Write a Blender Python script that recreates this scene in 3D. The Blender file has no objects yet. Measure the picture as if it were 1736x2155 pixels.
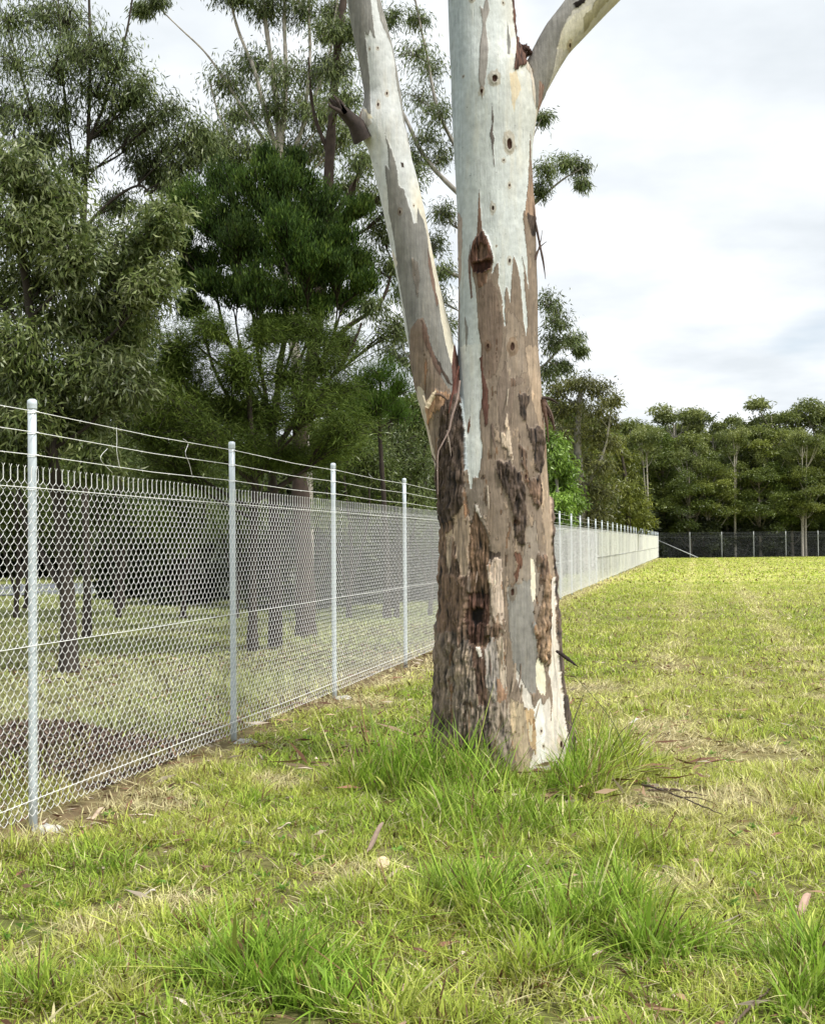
import bpy, math, random
import numpy as np
from mathutils import Matrix, Vector
rs = np.random.RandomState(7)
random.seed(7)
# ------------------------------------------------------------------ camera
FPX, CX, CY, HC = 2750.0, 868.0, 1077.5, 1.48
_p = math.atan(66.3 / FPX); _r = .0096
_F = np.array([0, math.cos(_p), math.sin(_p)])
_R0 = np.array([1., 0, 0]); _U0 = np.array([0, -math.sin(_p), math.cos(_p)])
_R = math.cos(_r) * _R0 - math.sin(_r) * _U0
_U = math.cos(_r) * _U0 + math.sin(_r) * _R0
CAM = np.array([0, 0, HC])
sc = bpy.context.scene
cd = bpy.data.cameras.new('camera'); cam = bpy.data.objects.new('camera', cd)
sc.collection.objects.link(cam); sc.camera = cam
cd.sensor_fit = 'HORIZONTAL'; cd.sensor_width = 36; cd.lens = FPX / 1736 * 36
cd.clip_start = .05; cd.clip_end = 3000
cam.matrix_world = Matrix(((_R[0], _U[0], -_F[0], 0), (_R[1], _U[1], -_F[1], 0), (_R[2], _U[2], -_F[2], HC), (0, 0, 0, 1)))
# ------------------------------------------------------------------ sky and sun
SUN_EL, SUN_AZ = math.radians(58), math.radians(126)      # azimuth clockwise from +Y (camera forward)
w = bpy.data.worlds.new('World'); sc.world = w; w.use_nodes = True
nt = w.node_tree; nt.nodes.clear(); N = nt.nodes.new; L = nt.links.new
sky = N('ShaderNodeTexSky'); sky.sky_type = 'NISHITA'; sky.sun_disc = False
sky.sun_elevation = SUN_EL; sky.sun_rotation = SUN_AZ
tc = N('ShaderNodeTexCoord'); sx = N('ShaderNodeSeparateXYZ'); L(tc.outputs['Generated'], sx.inputs[0])
def wm(op, a, b):
    m = N('ShaderNodeMath'); m.operation = op
    for i, v in enumerate((a, b)):
        if isinstance(v, (int, float)): m.inputs[i].default_value = v
        else: L(v, m.inputs[i])
    return m.outputs[0]
zz = wm('ADD', wm('MAXIMUM', sx.outputs[2], 0.0), .16)
cx_ = N('ShaderNodeCombineXYZ'); L(wm('DIVIDE', sx.outputs[0], zz), cx_.inputs[0]); L(wm('DIVIDE', sx.outputs[1], zz), cx_.inputs[1])
def wn(scale, det, rough, off):
    mp = N('ShaderNodeMapping'); mp.inputs['Location'].default_value = off; L(cx_.outputs[0], mp.inputs[0])
    n = N('ShaderNodeTexNoise'); n.inputs['Scale'].default_value = scale; n.inputs['Detail'].default_value = det
    n.inputs['Roughness'].default_value = rough; L(mp.outputs[0], n.inputs[0]); return n.outputs[0]
n1 = wn(2.6, 5, .52, (3.1, 7.7, 0)); n2 = wn(1.5, 4, .5, (11.3, 2.2, 0))
r1 = N('ShaderNodeValToRGB'); L(n1, r1.inputs[0])
r1.color_ramp.elements[0].position = .30; r1.color_ramp.elements[0].color = (.66, .705, .745, 1)
r1.color_ramp.elements[1].position = .64; r1.color_ramp.elements[1].color = (.88, .905, .925, 1)
e = r1.color_ramp.elements.new(.47); e.color = (.76, .80, .835, 1)
r2 = N('ShaderNodeValToRGB'); L(n2, r2.inputs[0])
r2.color_ramp.elements[0].position = .30; r2.color_ramp.elements[0].color = (.62, .62, .62, 1)
r2.color_ramp.elements[1].position = .40; r2.color_ramp.elements[1].color = (1, 1, 1, 1)
ss = N('ShaderNodeVectorMath'); ss.operation = 'SCALE'; L(sky.outputs[0], ss.inputs[0]); ss.inputs['Scale'].default_value = .12
mx = N('ShaderNodeMix'); mx.data_type = 'RGBA'; L(r2.outputs[0], mx.inputs['Factor'])
L(ss.outputs[0], mx.inputs['A']); L(r1.outputs[0], mx.inputs['B'])
bg = N('ShaderNodeBackground'); bg.inputs[1].default_value = .88; L(mx.outputs['Result'], bg.inputs[0])
wo = N('ShaderNodeOutputWorld'); L(bg.outputs[0], wo.inputs[0])
sl = bpy.data.lights.new('sun', 'SUN'); sl.energy = 3.3; sl.angle = math.radians(12); sl.color = (1, .965, .91)
so = bpy.data.objects.new('sun', sl); sc.collection.objects.link(so)
_sd = Vector((math.sin(SUN_AZ) * math.cos(SUN_EL), math.cos(SUN_AZ) * math.cos(SUN_EL), math.sin(SUN_EL)))
so.rotation_euler = _sd.to_track_quat('Z', 'Y').to_euler()
so.location = (20, -10, 30)
sc.view_settings.view_transform = 'Standard'; sc.view_settings.look = 'None'
sc.view_settings.exposure = .50; sc.view_settings.gamma = 1
sc.cycles.max_bounces = 6; sc.cycles.transmission_bounces = 4; sc.cycles.transparent_max_bounces = 8
# ------------------------------------------------------------------ helpers
def dirpx(x, y): return _F + (x - CX) / FPX * _R + (CY - y) / FPX * _U
def pt(x, y, Y):                      # the point seen at (x, y) of the photograph, Y metres ahead
    v = dirpx(x, y); return CAM + v * (Y / v[1])
def gnd(x, y):
    v = dirpx(x, y); return CAM + v * (-HC / v[2])
def _hash(ix, iy, iz):
    h = (ix.astype(np.int64) * 374761393 + iy.astype(np.int64) * 668265263 + iz.astype(np.int64) * 2147483647 * 3 + 1013904223) & 0xffffffff
    h = ((h ^ (h >> 13)) * 1274126177) & 0xffffffff
    h = ((h ^ (h >> 16)) * 2246822519) & 0xffffffff
    return ((h ^ (h >> 15)) & 0xffffff) / float(0xffffff)
def vn(x, y, z=0.0):
    x, y = np.asarray(x, float), np.asarray(y, float); z = np.zeros_like(x) + z
    ix, iy, iz = np.floor(x), np.floor(y), np.floor(z)
    fx, fy, fz = x - ix, y - iy, z - iz
    fx, fy, fz = [q * q * (3 - 2 * q) for q in (fx, fy, fz)]
    r = 0
    for a in (0, 1):
        for b in (0, 1):
            for c in (0, 1):
                wgt = (fx if a else 1 - fx) * (fy if b else 1 - fy) * (fz if c else 1 - fz)
                r = r + wgt * _hash(ix + a, iy + b, iz + c)
    return r
def fbm(x, y, z=0.0, o=4):
    s, a, t = 0, 1., 0
    for i in range(o):
        s = s + a * (vn(x * 2**i + 17.3 * i, y * 2**i + 5.1 * i, np.asarray(z) * 2**i + i * 3.7) - .5); t += a; a *= .5
    return s / t * 2               # about -1..1
def sstep(a, b, x):
    t = np.clip((x - a) / (b - a), 0, 1); return t * t * (3 - 2 * t)
def mesh_np(name, V, Fs, mat, col=None, smooth=False, parent=None, link=True):
    V = np.asarray(V, np.float32).reshape(-1, 3)
    me = bpy.data.meshes.new(name)
    Fs = [np.asarray(f, np.int32) for f in Fs if len(f)]
    nl = sum(f.size for f in Fs); nf = sum(len(f) for f in Fs)
    me.vertices.add(len(V)); me.vertices.foreach_set('co', V.ravel())
    me.loops.add(nl); me.loops.foreach_set('vertex_index', np.concatenate([f.ravel() for f in Fs]))
    me.polygons.add(nf)
    st, o = [], 0
    for f in Fs:
        k = f.shape[1]; st.append(o + np.arange(len(f)) * k); o += f.size
    me.polygons.foreach_set('loop_start', np.concatenate(st).astype(np.int32))
    me.update(calc_edges=True)
    if smooth: me.polygons.foreach_set('use_smooth', np.ones(nf, bool))
    if col is not None:
        at = me.color_attributes.new('col', 'FLOAT_COLOR', 'POINT')
        c = np.ones((len(V), 4), np.float32); c[:, :3] = col; at.data.foreach_set('color', c.ravel())
    me.materials.append(mat)
    ob = bpy.data.objects.new(name, me)
    if link: sc.collection.objects.link(ob)
    if parent: ob.parent = parent
    return ob
def catmull(P, n):
    P = np.asarray(P, float); k = len(P)
    if k == 2: return P[0] + (P[1] - P[0]) * np.linspace(0, 1, n)[:, None]
    Q = np.vstack([2 * P[0] - P[1], P, 2 * P[-1] - P[-2]])
    t = np.linspace(0, k - 1 - 1e-6, n); i = t.astype(int); u = (t - i)[:, None]
    a, b, c, d_ = Q[i], Q[i + 1], Q[i + 2], Q[i + 3]
    return .5 * (2 * b + (c - a) * u + (2 * a - 5 * b + 4 * c - d_) * u**2 + (3 * b - a - 3 * c + d_) * u**3)
class Bag:                            # collects tubes and leaves into one mesh
    def __init__(s): s.V = []; s.Q = []; s.T = []; s.C = []; s.n = 0
    def add(s, V, Q=None, T=None, col=None):
        V = np.asarray(V).reshape(-1, 3)
        if Q is not None: s.Q.append(np.asarray(Q).reshape(-1, 4) + s.n)
        if T is not None: s.T.append(np.asarray(T).reshape(-1, 3) + s.n)
        if col is not None: s.C.append(np.broadcast_to(np.asarray(col, float), V.shape).copy())
        s.V.append(V); s.n += len(V)
    def tubes(s, P, R, sides=5, col=None, cap=False, flat=None):
        """P (m,n,3) paths, R (m,n) radii"""
        P = np.asarray(P, float); R = np.asarray(R, float)
        if P.ndim == 2: P = P[None]; R = np.broadcast_to(R, P.shape[1:2])[None]
        m, n, _ = P.shape; R = np.broadcast_to(R, (m, n))
        T = np.gradient(P, axis=1); T /= np.linalg.norm(T, axis=2, keepdims=True) + 1e-9
        ref = np.where(np.abs(T[..., 2:3]) > .9, np.array([0, 1., 0]), np.array([0, 0, 1.]))
        ref = np.broadcast_to(ref[:, :1], T.shape) if n < 60 else ref
        A = np.cross(T, ref); A /= np.linalg.norm(A, axis=2, keepdims=True) + 1e-9
        B = np.cross(T, A)
        th = np.arange(sides) / sides * 2 * np.pi
        V = P[:, :, None] + R[:, :, None, None] * (np.cos(th)[:, None] * A[:, :, None] + np.sin(th)[:, None] * B[:, :, None])
        idx = np.arange(m * n * sides).reshape(m, n, sides)
        a = idx[:, :-1]; b = idx[:, 1:]; a2 = np.roll(a, -1, 2); b2 = np.roll(b, -1, 2)
        Q = np.stack([a, a2, b2, b], -1).reshape(-1, 4)
        c = None
        if col is not None:
            c = np.asarray(col, float)
            c = np.broadcast_to(c, (m, n, sides, 3)).reshape(-1, 3) if c.ndim == 1 else np.broadcast_to(c.reshape(m, 1, 1, 3), (m, n, sides, 3)).reshape(-1, 3)
        s.add(V, Q, col=c)
        if cap:
            base = s.n - m * n * sides
            i0 = idx[:, 0] + base; i1 = idx[:, -1] + base
            for r, cc, fl in ((i0, P[:, 0], 1), (i1, P[:, -1], 0)):
                k = s.n; s.V.append(cc); s.n += m
                if col is not None: s.C.append(c.reshape(m, n, sides, 3)[:, 0, 0].copy())
                ctr = np.repeat(np.arange(k, k + m)[:, None], sides, 1)
                t = np.stack([r, np.roll(r, -1, 1), ctr] if not fl else [np.roll(r, -1, 1), r, ctr], -1)
                s.T.append(t.reshape(-1, 3))
    def leaves(s, pos, dr, length, width, col, fold=.15):
        """one curved lance-shaped leaf per row"""
        n = len(pos); dr = dr / (np.linalg.norm(dr, axis=1, keepdims=True) + 1e-9)
        rv = rs.normal(size=(n, 3)); side = np.cross(dr, rv); side /= np.linalg.norm(side, axis=1, keepdims=True) + 1e-9
        nor = np.cross(dr, side); length = np.broadcast_to(length, n)[:, None]; width = np.broadcast_to(width, n)[:, None]
        mid = pos + dr * length * .45 + nor * length * fold
        V = np.stack([pos, mid + side * width * .5, pos + dr * length, mid - side * width * .5], 1)
        i = np.arange(n * 4).reshape(n, 4)
        s.add(V, i, col=np.repeat(col, 4, 0))
    def build(s, name, mat, parent=None, smooth=False):
        Fs = []
        if s.Q: Fs.append(np.concatenate(s.Q))
        if s.T: Fs.append(np.concatenate(s.T))
        return mesh_np(name, np.concatenate(s.V), Fs, mat, np.concatenate(s.C) if s.C else None, smooth, parent)
def tag(o, label=None, cat=None, group=None, kind=None):
    if label: o['label'] = label
    if cat: o['category'] = cat
    if group: o['group'] = group
    if kind: o['kind'] = kind
    return o
def empty(name, loc, label, cat, group=None):
    o = bpy.data.objects.new(name, None); sc.collection.objects.link(o); o.location = Vector([float(q) for q in loc])
    o.empty_display_size = .1
    return tag(o, label, cat, group)
def keep(o, root):                    # parent without moving
    o.parent = root; o.location = -root.location; return o
# ------------------------------------------------------------------ materials
def mat(name, col=None, rough=.8, metal=0., spec=.3, attr=False, trans=0., vary=0., vscale=20., bump=0., bscale=(60, 60, 60), tint=None):
    m = bpy.data.materials.new(name); m.use_nodes = True; t = m.node_tree; t.nodes.clear()
    N = t.nodes.new; L = t.links.new
    out = N('ShaderNodeOutputMaterial'); b = N('ShaderNodeBsdfPrincipled')
    b.inputs['Roughness'].default_value = rough; b.inputs['Metallic'].default_value = metal
    b.inputs['Specular IOR Level'].default_value = spec
    tcn = N('ShaderNodeTexCoord')
    if attr:
        a = N('ShaderNodeAttribute'); a.attribute_name = 'col'; c = a.outputs['Color']
    else:
        a = N('ShaderNodeRGB'); a.outputs[0].default_value = (*col, 1); c = a.outputs[0]
    if vary:
        n = N('ShaderNodeTexNoise'); n.inputs['Scale'].default_value = vscale; n.inputs['Detail'].default_value = 5
        L(tcn.outputs['Object'], n.inputs[0])
        mr = N('ShaderNodeMapRange'); mr.inputs['From Min'].default_value = .3; mr.inputs['From Max'].default_value = .7
        mr.inputs['To Min'].default_value = 1 - vary; mr.inputs['To Max'].default_value = 1 + vary; L(n.outputs[0], mr.inputs[0])
        vm = N('ShaderNodeVectorMath'); vm.operation = 'SCALE'; L(c, vm.inputs[0]); L(mr.outputs[0], vm.inputs['Scale']); c = vm.outputs[0]
    L(c, b.inputs['Base Color']); sh = b.outputs[0]
    if bump:
        mp = N('ShaderNodeMapping'); mp.inputs['Scale'].default_value = bscale; L(tcn.outputs['Object'], mp.inputs[0])
        n = N('ShaderNodeTexNoise'); n.inputs['Scale'].default_value = 1; n.inputs['Detail'].default_value = 6; n.inputs['Roughness'].default_value = .65
        L(mp.outputs[0], n.inputs[0]); bp = N('ShaderNodeBump'); bp.inputs['Strength'].default_value = 1; bp.inputs['Distance'].default_value = bump
        L(n.outputs[0], bp.inputs['Height']); L(bp.outputs[0], b.inputs['Normal'])
    if trans:
        tr = N('ShaderNodeBsdfTranslucent'); L(c, tr.inputs[0]); ms = N('ShaderNodeMixShader'); ms.inputs[0].default_value = trans
        L(b.outputs[0], ms.inputs[1]); L(tr.outputs[0], ms.inputs[2]); sh = ms.outputs[0]
    L(sh, out.inputs[0]); return m
M_BARK = mat('eucalyptus_bark', attr=True, rough=.78, spec=.2, vary=.13, vscale=26, bump=.004, bscale=(90, 90, 22))
M_TWIG = mat('twig_bark', attr=True, rough=.85, vary=.3, vscale=9)
M_LEAF = mat('gum_leaf', attr=True, rough=.42, spec=.45, trans=.28)
M_FINE = mat('fine_foliage', attr=True, rough=.7, spec=.2, trans=.25)
M_GRASS = mat('grass_blade', attr=True, rough=.6, spec=.25, trans=.38)
M_ZINC = mat('galvanised_steel', (.58, .64, .68), rough=.38, metal=.2, spec=.5, vary=.10, vscale=14)
M_WIRE = mat('zinc_wire', (.93, .93, .91), rough=.45, metal=.1, spec=.5)
M_WIREFAR = mat('grey_wire', (.29, .31, .31), rough=.6, metal=.2)  # darker grey than the near wire
M_ZFAR = mat('weathered_post_steel', (.50, .52, .52), rough=.5, metal=.2, vary=.1)
M_CONC = mat('concrete', (.50, .49, .46), rough=.95, vary=.3, vscale=30, bump=.01)
M_LITTER = mat('dry_litter', attr=True, rough=.9, spec=.1)
M_WOOD = mat('cut_wood', attr=True, rough=.85, vary=.2, vscale=40, bump=.002)
# ------------------------------------------------------------------ ground
FDIR = np.array([math.sin(.2148), math.cos(.2148), 0]); FNRM = np.array([math.cos(.2148), -math.sin(.2148), 0])  # FNRM points to the paddock side
P1 = gnd(70, 1745)
def fdist(x, y): return (x - P1[0]) * FNRM[0] + (y - P1[1]) * FNRM[1]      # >0 on the paddock side
TREE = np.array([pt(1062, 1640, 8.5)[0], 8.5, 0.])
def gz(x, y):
    x = np.asarray(x, float); y = np.asarray(y, float)
    r = np.hypot(x - TREE[0], y - TREE[1])
    near = sstep(60, 20, y) * sstep(.3, 1.0, np.abs(fdist(x, y)))
    z = near * (.030 * fbm(x * .9, y * .9, 0, 3) + .012 * fbm(x * 4, y * 4, 2, 2))
    z = z + .07 * np.exp(-(r / .75)**2)
    m = gnd(100, 1640); m2 = gnd(235, 1600)
    z = z + np.where(fdist(x, y) < -.25, .28 * np.exp(-(((x - m[0] + .2) / .75)**2 + ((y - m[1] - .3) / .9)**2)), 0)
    return z
def axis_steps(segs):
    o = []
    for a, b, s in segs: o.append(np.arange(a, b, s))
    return np.concatenate(o)
gx = axis_steps([(-900, -60, 60), (-60, -12, 2), (-12, 8, .10), (8, 60, 2), (60, 901, 60)])
gy = axis_steps([(-200, 0, 20), (0, 3, .5), (3, 20, .10), (20, 60, .8), (60, 200, 8), (200, 1500, 100)])
GX, GY = np.meshgrid(gx, gy); GZ = gz(GX, GY)
idx = np.arange(GX.size).reshape(GX.shape)
q = np.stack([idx[:-1, :-1], idx[:-1, 1:], idx[1:, 1:], idx[1:, :-1]], -1).reshape(-1, 4)
mg = bpy.data.materials.new('turf_soil'); mg.use_nodes = True; t = mg.node_tree; b = t.nodes['Principled BSDF']
b.inputs['Roughness'].default_value = .95; b.inputs['Specular IOR Level'].default_value = .1
at = t.nodes.new('ShaderNodeAttribute'); at.attribute_name = 'col'
tcn = t.nodes.new('ShaderNodeTexCoord'); n = t.nodes.new('ShaderNodeTexNoise'); n.inputs['Scale'].default_value = 9; n.inputs['Detail'].default_value = 9; n.inputs['Roughness'].default_value = .7
t.links.new(tcn.outputs['Object'], n.inputs[0])
mr = t.nodes.new('ShaderNodeMapRange'); mr.inputs[1].default_value = .3; mr.inputs[2].default_value = .7; mr.inputs[3].default_value = .55; mr.inputs[4].default_value = 1.45
t.links.new(n.outputs[0], mr.inputs[0]); vm = t.nodes.new('ShaderNodeVectorMath'); vm.operation = 'SCALE'
t.links.new(at.outputs[0], vm.inputs[0]); t.links.new(mr.outputs[0], vm.inputs['Scale']); t.links.new(vm.outputs[0], b.inputs[0])
bp = t.nodes.new('ShaderNodeBump'); bp.inputs['Distance'].default_value = .02; t.links.new(n.outputs[0], bp.inputs['Height']); t.links.new(bp.outputs[0], b.inputs['Normal'])
def lerp(a, b, t): return a + (b - a) * np.asarray(t)[..., None]
LUSH = np.array([.27, .43, .05]); GREEN = np.array([.42, .52, .08]); LIME = np.array([.57, .62, .13]); STRAW = np.array([.80, .72, .42]); BROWN = np.array([.17, .10, .05]); SOIL = np.array([.085, .06, .035])
def dryness(x, y):
    """0 lush .. 1 straw"""
    amp_ = .58 - .30 * sstep(9, 20, y); d = .49 - .03 * sstep(9, 20, y) + amp_ * fbm(x * .55 + 3, y * .40 + 9, 0, 4) + .30 * fbm(x * 2.6, y * 2.2, 5, 3)
    fd = fdist(x, y)
    d = d + .50 * np.exp(-(fd / .40)**2) * (fd > -.1) + np.where(fd < -.05, .28, 0)
    d = d + .02 * sstep(14, 40, y) + .26 * sum(np.exp(-((fd - t_) / .28)**2) for t_ in (3.1, 4.7)) * (y > 9)
    return d
def soilmask(x, y):
    fd = fdist(x, y)
    e = .30 * np.exp(-((fd - .06) / .13)**2) + .45 * (fd < .05) * sstep(-5.5, -.4, fd) * (y < 22)
    return np.clip(e + .5 * fbm(x * 1.7, y * 1.7, 8, 3), 0, 1)
dg = np.clip(dryness(GX, GY), 0, 1); sm = soilmask(GX, GY)
gc = lerp(np.array([.10, .115, .03]), np.array([.26, .22, .10]), dg)
far = sstep(18, 60, GY)
gc = gc * (1 - far[..., None]) + far[..., None] * lerp(np.array([.34, .40, .07]), np.array([.58, .54, .19]), dg)
gc = gc * (1 - .8 * sm[..., None]) + .8 * sm[..., None] * np.array([.13, .085, .055])
dk = np.clip(sstep(112, 116, GY) + sstep(60, 64, GY + .3 * GX) * (fdist(GX, GY) < -1.2), 0, 1)[..., None]; bh = (sstep(-.1, -1., fdist(GX, GY)) * .62)[..., None]; gc = gc * (1 - bh) + bh * np.array([.10, .12, .045]); gc = gc * (1 - dk) + dk * np.array([.035, .032, .018])  # ground behind the fence darkened in colour for the trees' shade
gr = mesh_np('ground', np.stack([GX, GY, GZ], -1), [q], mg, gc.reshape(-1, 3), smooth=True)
tag(gr, kind='structure')
# road seen through the mesh
M_ROAD = mat('asphalt', (.13, .14, .165), rough=.9, vary=.15, vscale=3, bump=.004)
rp = [pt(0, 0, 1)]  # placeholder replaced below
ra = [(-60, 44), (-30, 40), (-14, 39), (-6, 42), (-2.5, 50), (0, 62), (3, 80)]; rb = [(-60, 56), (-30, 51), (-16, 51), (-11, 54), (-8.5, 60), (-6.5, 70), (-4, 84)]
V = [(x, y, .03) for x, y in ra] + [(x, y, .03) for x, y in rb]; k = len(ra)
tag(mesh_np('road', V, [np.array([[i, i + 1, k + i + 1, k + i] for i in range(k - 1)])], M_ROAD), kind='structure')
# ------------------------------------------------------------------ the big gum tree
Z1 = lambda x, y: (701.5 + x * .37761, y * .37761)
Z2 = lambda x, y: (841.8 + x * .26047, 748.3 + y * .26047)
Z3 = lambda x, y: (841.8 + x * .2694, 1216 + y * .2694)
WHITE = (.56, .59, .575); COOL = (.37, .42, .44); GREY = (.20, .195, .18); TAUPE = (.215, .168, .128); TAN = (.34, .262, .192); CREAM = (.68, .62, .49)
DARK = (.058, .043, .034); RED = (.066, .036, .027); UMBER = (.115, .078, .056); BLACK = (.012, .008, .006); PINK = (.46, .37, .30); PALE = (.62, .57, .50)
def inpoly(x, y, P):
    P = np.asarray(P, float); r = np.zeros(x.shape, bool); j = len(P) - 1
    for i in range(len(P)):
        xi, yi = P[i]; xj, yj = P[j]
        if yi != yj:
            r ^= ((yi > y) != (yj > y)) & (x < (xj - xi) * (y - yi) / (yj - yi) + xi)
        j = i
    return r
def tr(z, pts): return [z(*p) for p in pts]
# (polygon, colour, relief mm, roughness of relief mm)
TRUNK_P = []
def P_(z, pts, col, rel=0., rgh=0., warp=1.): TRUNK_P.append((tr(z, pts), col, rel, rgh, warp))
# brown sheath below the white skin
P_(Z1, [(812, 2500), (812, 2155), (815, 2000), (797, 1850), (790, 1700), (786, 1620), (768, 1560), (765, 1470), (775, 1400), (798, 1330), (800, 1200), (805, 1080), (811, 1200), (818, 1320),
        (850, 1380), (880, 1480), (868, 1570), (885, 1520), (908, 1522), (905, 1620), (925, 1700), (938, 1860), (942, 1860), (935, 1690), (945, 1640), (955, 1650), (967, 1722), (975, 1600), (987, 1465), (1000, 1510), (1028, 1600),
        (1035, 1700), (1043, 1810), (1055, 1890), (1066, 1840), (1062, 1750), (1048, 1600), (1036, 1465), (1058, 1560), (1072, 1640), (1060, 1400), (1043, 1240), (1060, 1150), (1075, 1000), (1084, 770), (1093, 850), (1105, 1050), (1125, 1150), (1300, 1300), (1400, 2500)], TAUPE, 4, .6)
P_(Z2, [(640, 0), (650, 350), (626, 520), (632, 680), (646, 740), (640, 850), (612, 1010), (575, 990), (568, 1090), (553, 1080), (537, 950), (300, 1000), (200, 2155), (1500, 2155), (1500, -60), (640, -60)], TAUPE, 4, .8)
P_(Z3, [(-100, -30), (1700, -30), (1700, 2200), (-100, 2200)], TAUPE, 4, .8)
P_(Z2, [(985, -50), (1130, -50), (1150, 350), (1190, 900), (1200, 1300), (1230, 1900), (1255, 2200), (1150, 2200), (1150, 1500), (1110, 1250), (1100, 600), (1020, 350)], TAN, 4, 1.2)
P_(Z2, [(820, 100), (980, 250), (900, 300), (860, 600), (780, 700), (760, 300)], (.18, .138, .108), 4, .8)
P_(Z1, [(800, 1650), (870, 1590), (900, 1680), (930, 1900), (900, 2100), (820, 2155), (805, 1900)], (.17, .125, .095), 5, .8)
P_(Z1, [(955, 1760), (1040, 1850), (1060, 2100), (960, 2155), (940, 1960)], (.25, .2, .155), 4, .6)
# lower smooth grey areas
P_(Z2, [(520, 1050), (640, 1010), (700, 1200), (660, 1400), (560, 1390), (520, 1250), (480, 1150)], (.22, .18, .145), 3, .8)
P_(Z2, [(980, 1420), (1060, 1350), (1090, 1600), (1080, 1900), (1000, 2155), (860, 2155), (900, 1800), (960, 1600)], (.25, .21, .17), 3, .5)
P_(Z3, [(800, 60), (990, 0), (1010, 300), (1030, 560), (1020, 860), (975, 860), (900, 740), (840, 620), (815, 350)], (.235, .222, .20), 2, .3)
# rough left flank
P_(Z2, [(330, 420), (400, 330), (480, 320), (520, 600), (520, 900), (510, 1200), (430, 1350), (440, 1700), (540, 1900), (540, 2200), (150, 2200), (250, 1500), (330, 1300), (300, 1000), (320, 700)], DARK, 14, 16)
P_(Z2, [(330, 1350), (560, 1330), (560, 1800), (540, 2200), (250, 2200), (300, 1800)], UMBER, 10, 11)
P_(Z2, [(450, 1280), (520, 1200), (560, 1350), (545, 1700), (560, 2100), (500, 2155), (480, 1700), (430, 1450)], (.33, .25, .185), 7, 3)
P_(Z2, [(380, 1430), (430, 1400), (430, 1650), (395, 1800)], (.35, .27, .2), 8, 3)
P_(Z3, [(100, -30), (560, -30), (560, 350), (620, 700), (660, 950), (700, 1250), (700, 1700), (100, 1700)], (.12, .094, .074), 13, 17)
P_(Z3, [(300, -30), (520, -30), (540, 300), (480, 500), (420, 380), (320, 420)], UMBER, 10, 13)
P_(Z3, [(380, 500), (520, 470), (600, 700), (640, 1000), (560, 1180), (420, 1120), (380, 800)], (.15, .122, .098), 12, 15)
P_(Z3, [(540, 470), (620, 480), (640, 560), (650, 800), (660, 930), (590, 960), (570, 700)], (.082, .052, .039), 8, 10)
P_(Z3, [(560, 460), (600, 470), (625, 580), (600, 560)], PALE, 10, 1)
P_(Z3, [(630, 400), (720, 420), (740, 700), (720, 950), (650, 800), (640, 600)], (.27, .24, .215), 8, 6)
P_(Z3, [(720, 730), (790, 720), (800, 860), (780, 1000), (730, 900)], (.24, .15, .10), 8, 5)
P_(Z3, [(640, 960), (800, 880), (830, 1100), (820, 1400), (740, 1300), (700, 1150)], (.2, .165, .135), 9, 8)
P_(Z3, [(730, 440), (770, 430), (800, 700), (790, 850), (740, 720)], (.40, .33, .26), 7, 3)
# scar strip and hole
P_(Z2, [(590, 1210), (610, 1290), (660, 1400), (690, 1480), (700, 1600), (680, 1750), (700, 1930), (690, 2155), (700, 2290), (630, 2330), (520, 2280), (520, 2155), (560, 1950), (548, 1700), (545, 1560), (560, 1380)], (.115, .075, .05), -8, 12)
P_(Z2, [(545, 1900), (690, 1900), (700, 2100), (640, 2300), (540, 2280), (520, 2100)], RED, -12, 12)
P_(Z3, [(535, 230), (620, 220), (615, 320), (560, 350), (535, 300)], BLACK, -25, 3)
P_(Z2, [(590, 1225), (625, 1240), (640, 1310), (600, 1300)], (.42, .38, .33), 8, 2)
P_(Z2, [(680, 1680), (720, 1600), (790, 1640), (800, 1900), (820, 2155), (730, 2155), (710, 1950), (690, 1800)], PINK, 9, 3)
P_(Z2, [(700, 1580), (780, 1590), (770, 1640), (740, 1600), (710, 1690)], DARK, 3, 3)
P_(Z3, [(660, -20), (740, -20), (760, 120), (780, 300), (790, 400), (755, 330), (690, 200)], PINK, 9, 3)
P_(Z3, [(640, 350), (740, 330), (770, 380), (720, 440), (640, 430)], UMBER, 4, 12)
# dark fissured islands
P_(Z2, [(760, 870), (850, 880), (880, 930), (930, 980), (970, 1060), (970, 1200), (985, 1290), (990, 1380), (960, 1450), (965, 1510), (935, 1530), (890, 1470), (880, 1330), (865, 1230), (830, 1130), (770, 1030), (750, 950)], DARK, 11, 15)
P_(Z2, [(985, 1040), (1090, 980), (1110, 1060), (1110, 1200), (1080, 1250), (1030, 1180), (1000, 1120)], UMBER, 11, 14)
P_(Z2, [(1000, 610), (1110, 600), (1135, 720), (1130, 900), (1100, 980), (1060, 940), (1040, 820), (1010, 700)], DARK, 9, 15)
P_(Z2, [(925, 760), (975, 780), (990, 960), (940, 930)], UMBER, 9, 10)
P_(Z2, [(920, 370), (960, 345), (1015, 370), (1010, 420), (985, 470), (985, 570), (1010, 620), (1005, 700), (990, 610), (970, 560), (930, 500), (935, 430)], DARK, 7, 8)
P_(Z2, [(865, 240), (905, 235), (905, 290), (870, 300)], UMBER, 5, 4)
P_(Z2, [(835, 480), (845, 560), (860, 690), (885, 860), (880, 900), (840, 830), (825, 770), (790, 760), (785, 640), (810, 650), (825, 660), (822, 560)], (.47, .38, .29), 10, 1)
P_(Z2, [(880, 1580), (930, 1600), (950, 1680), (900, 1830), (885, 1760), (910, 1690)], (.10, .052, .035), 2, 6)
P_(Z2, [(1020, 1620), (1055, 1690), (1060, 1800), (1055, 1960), (1030, 1900), (1020, 1760)], CREAM, 1, .5)
P_(Z2, [(1085, 1600), (1150, 1630), (1165, 1730), (1160, 2200), (1080, 2200), (1120, 1950), (1100, 1750)], UMBER, 10, 13)
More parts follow.
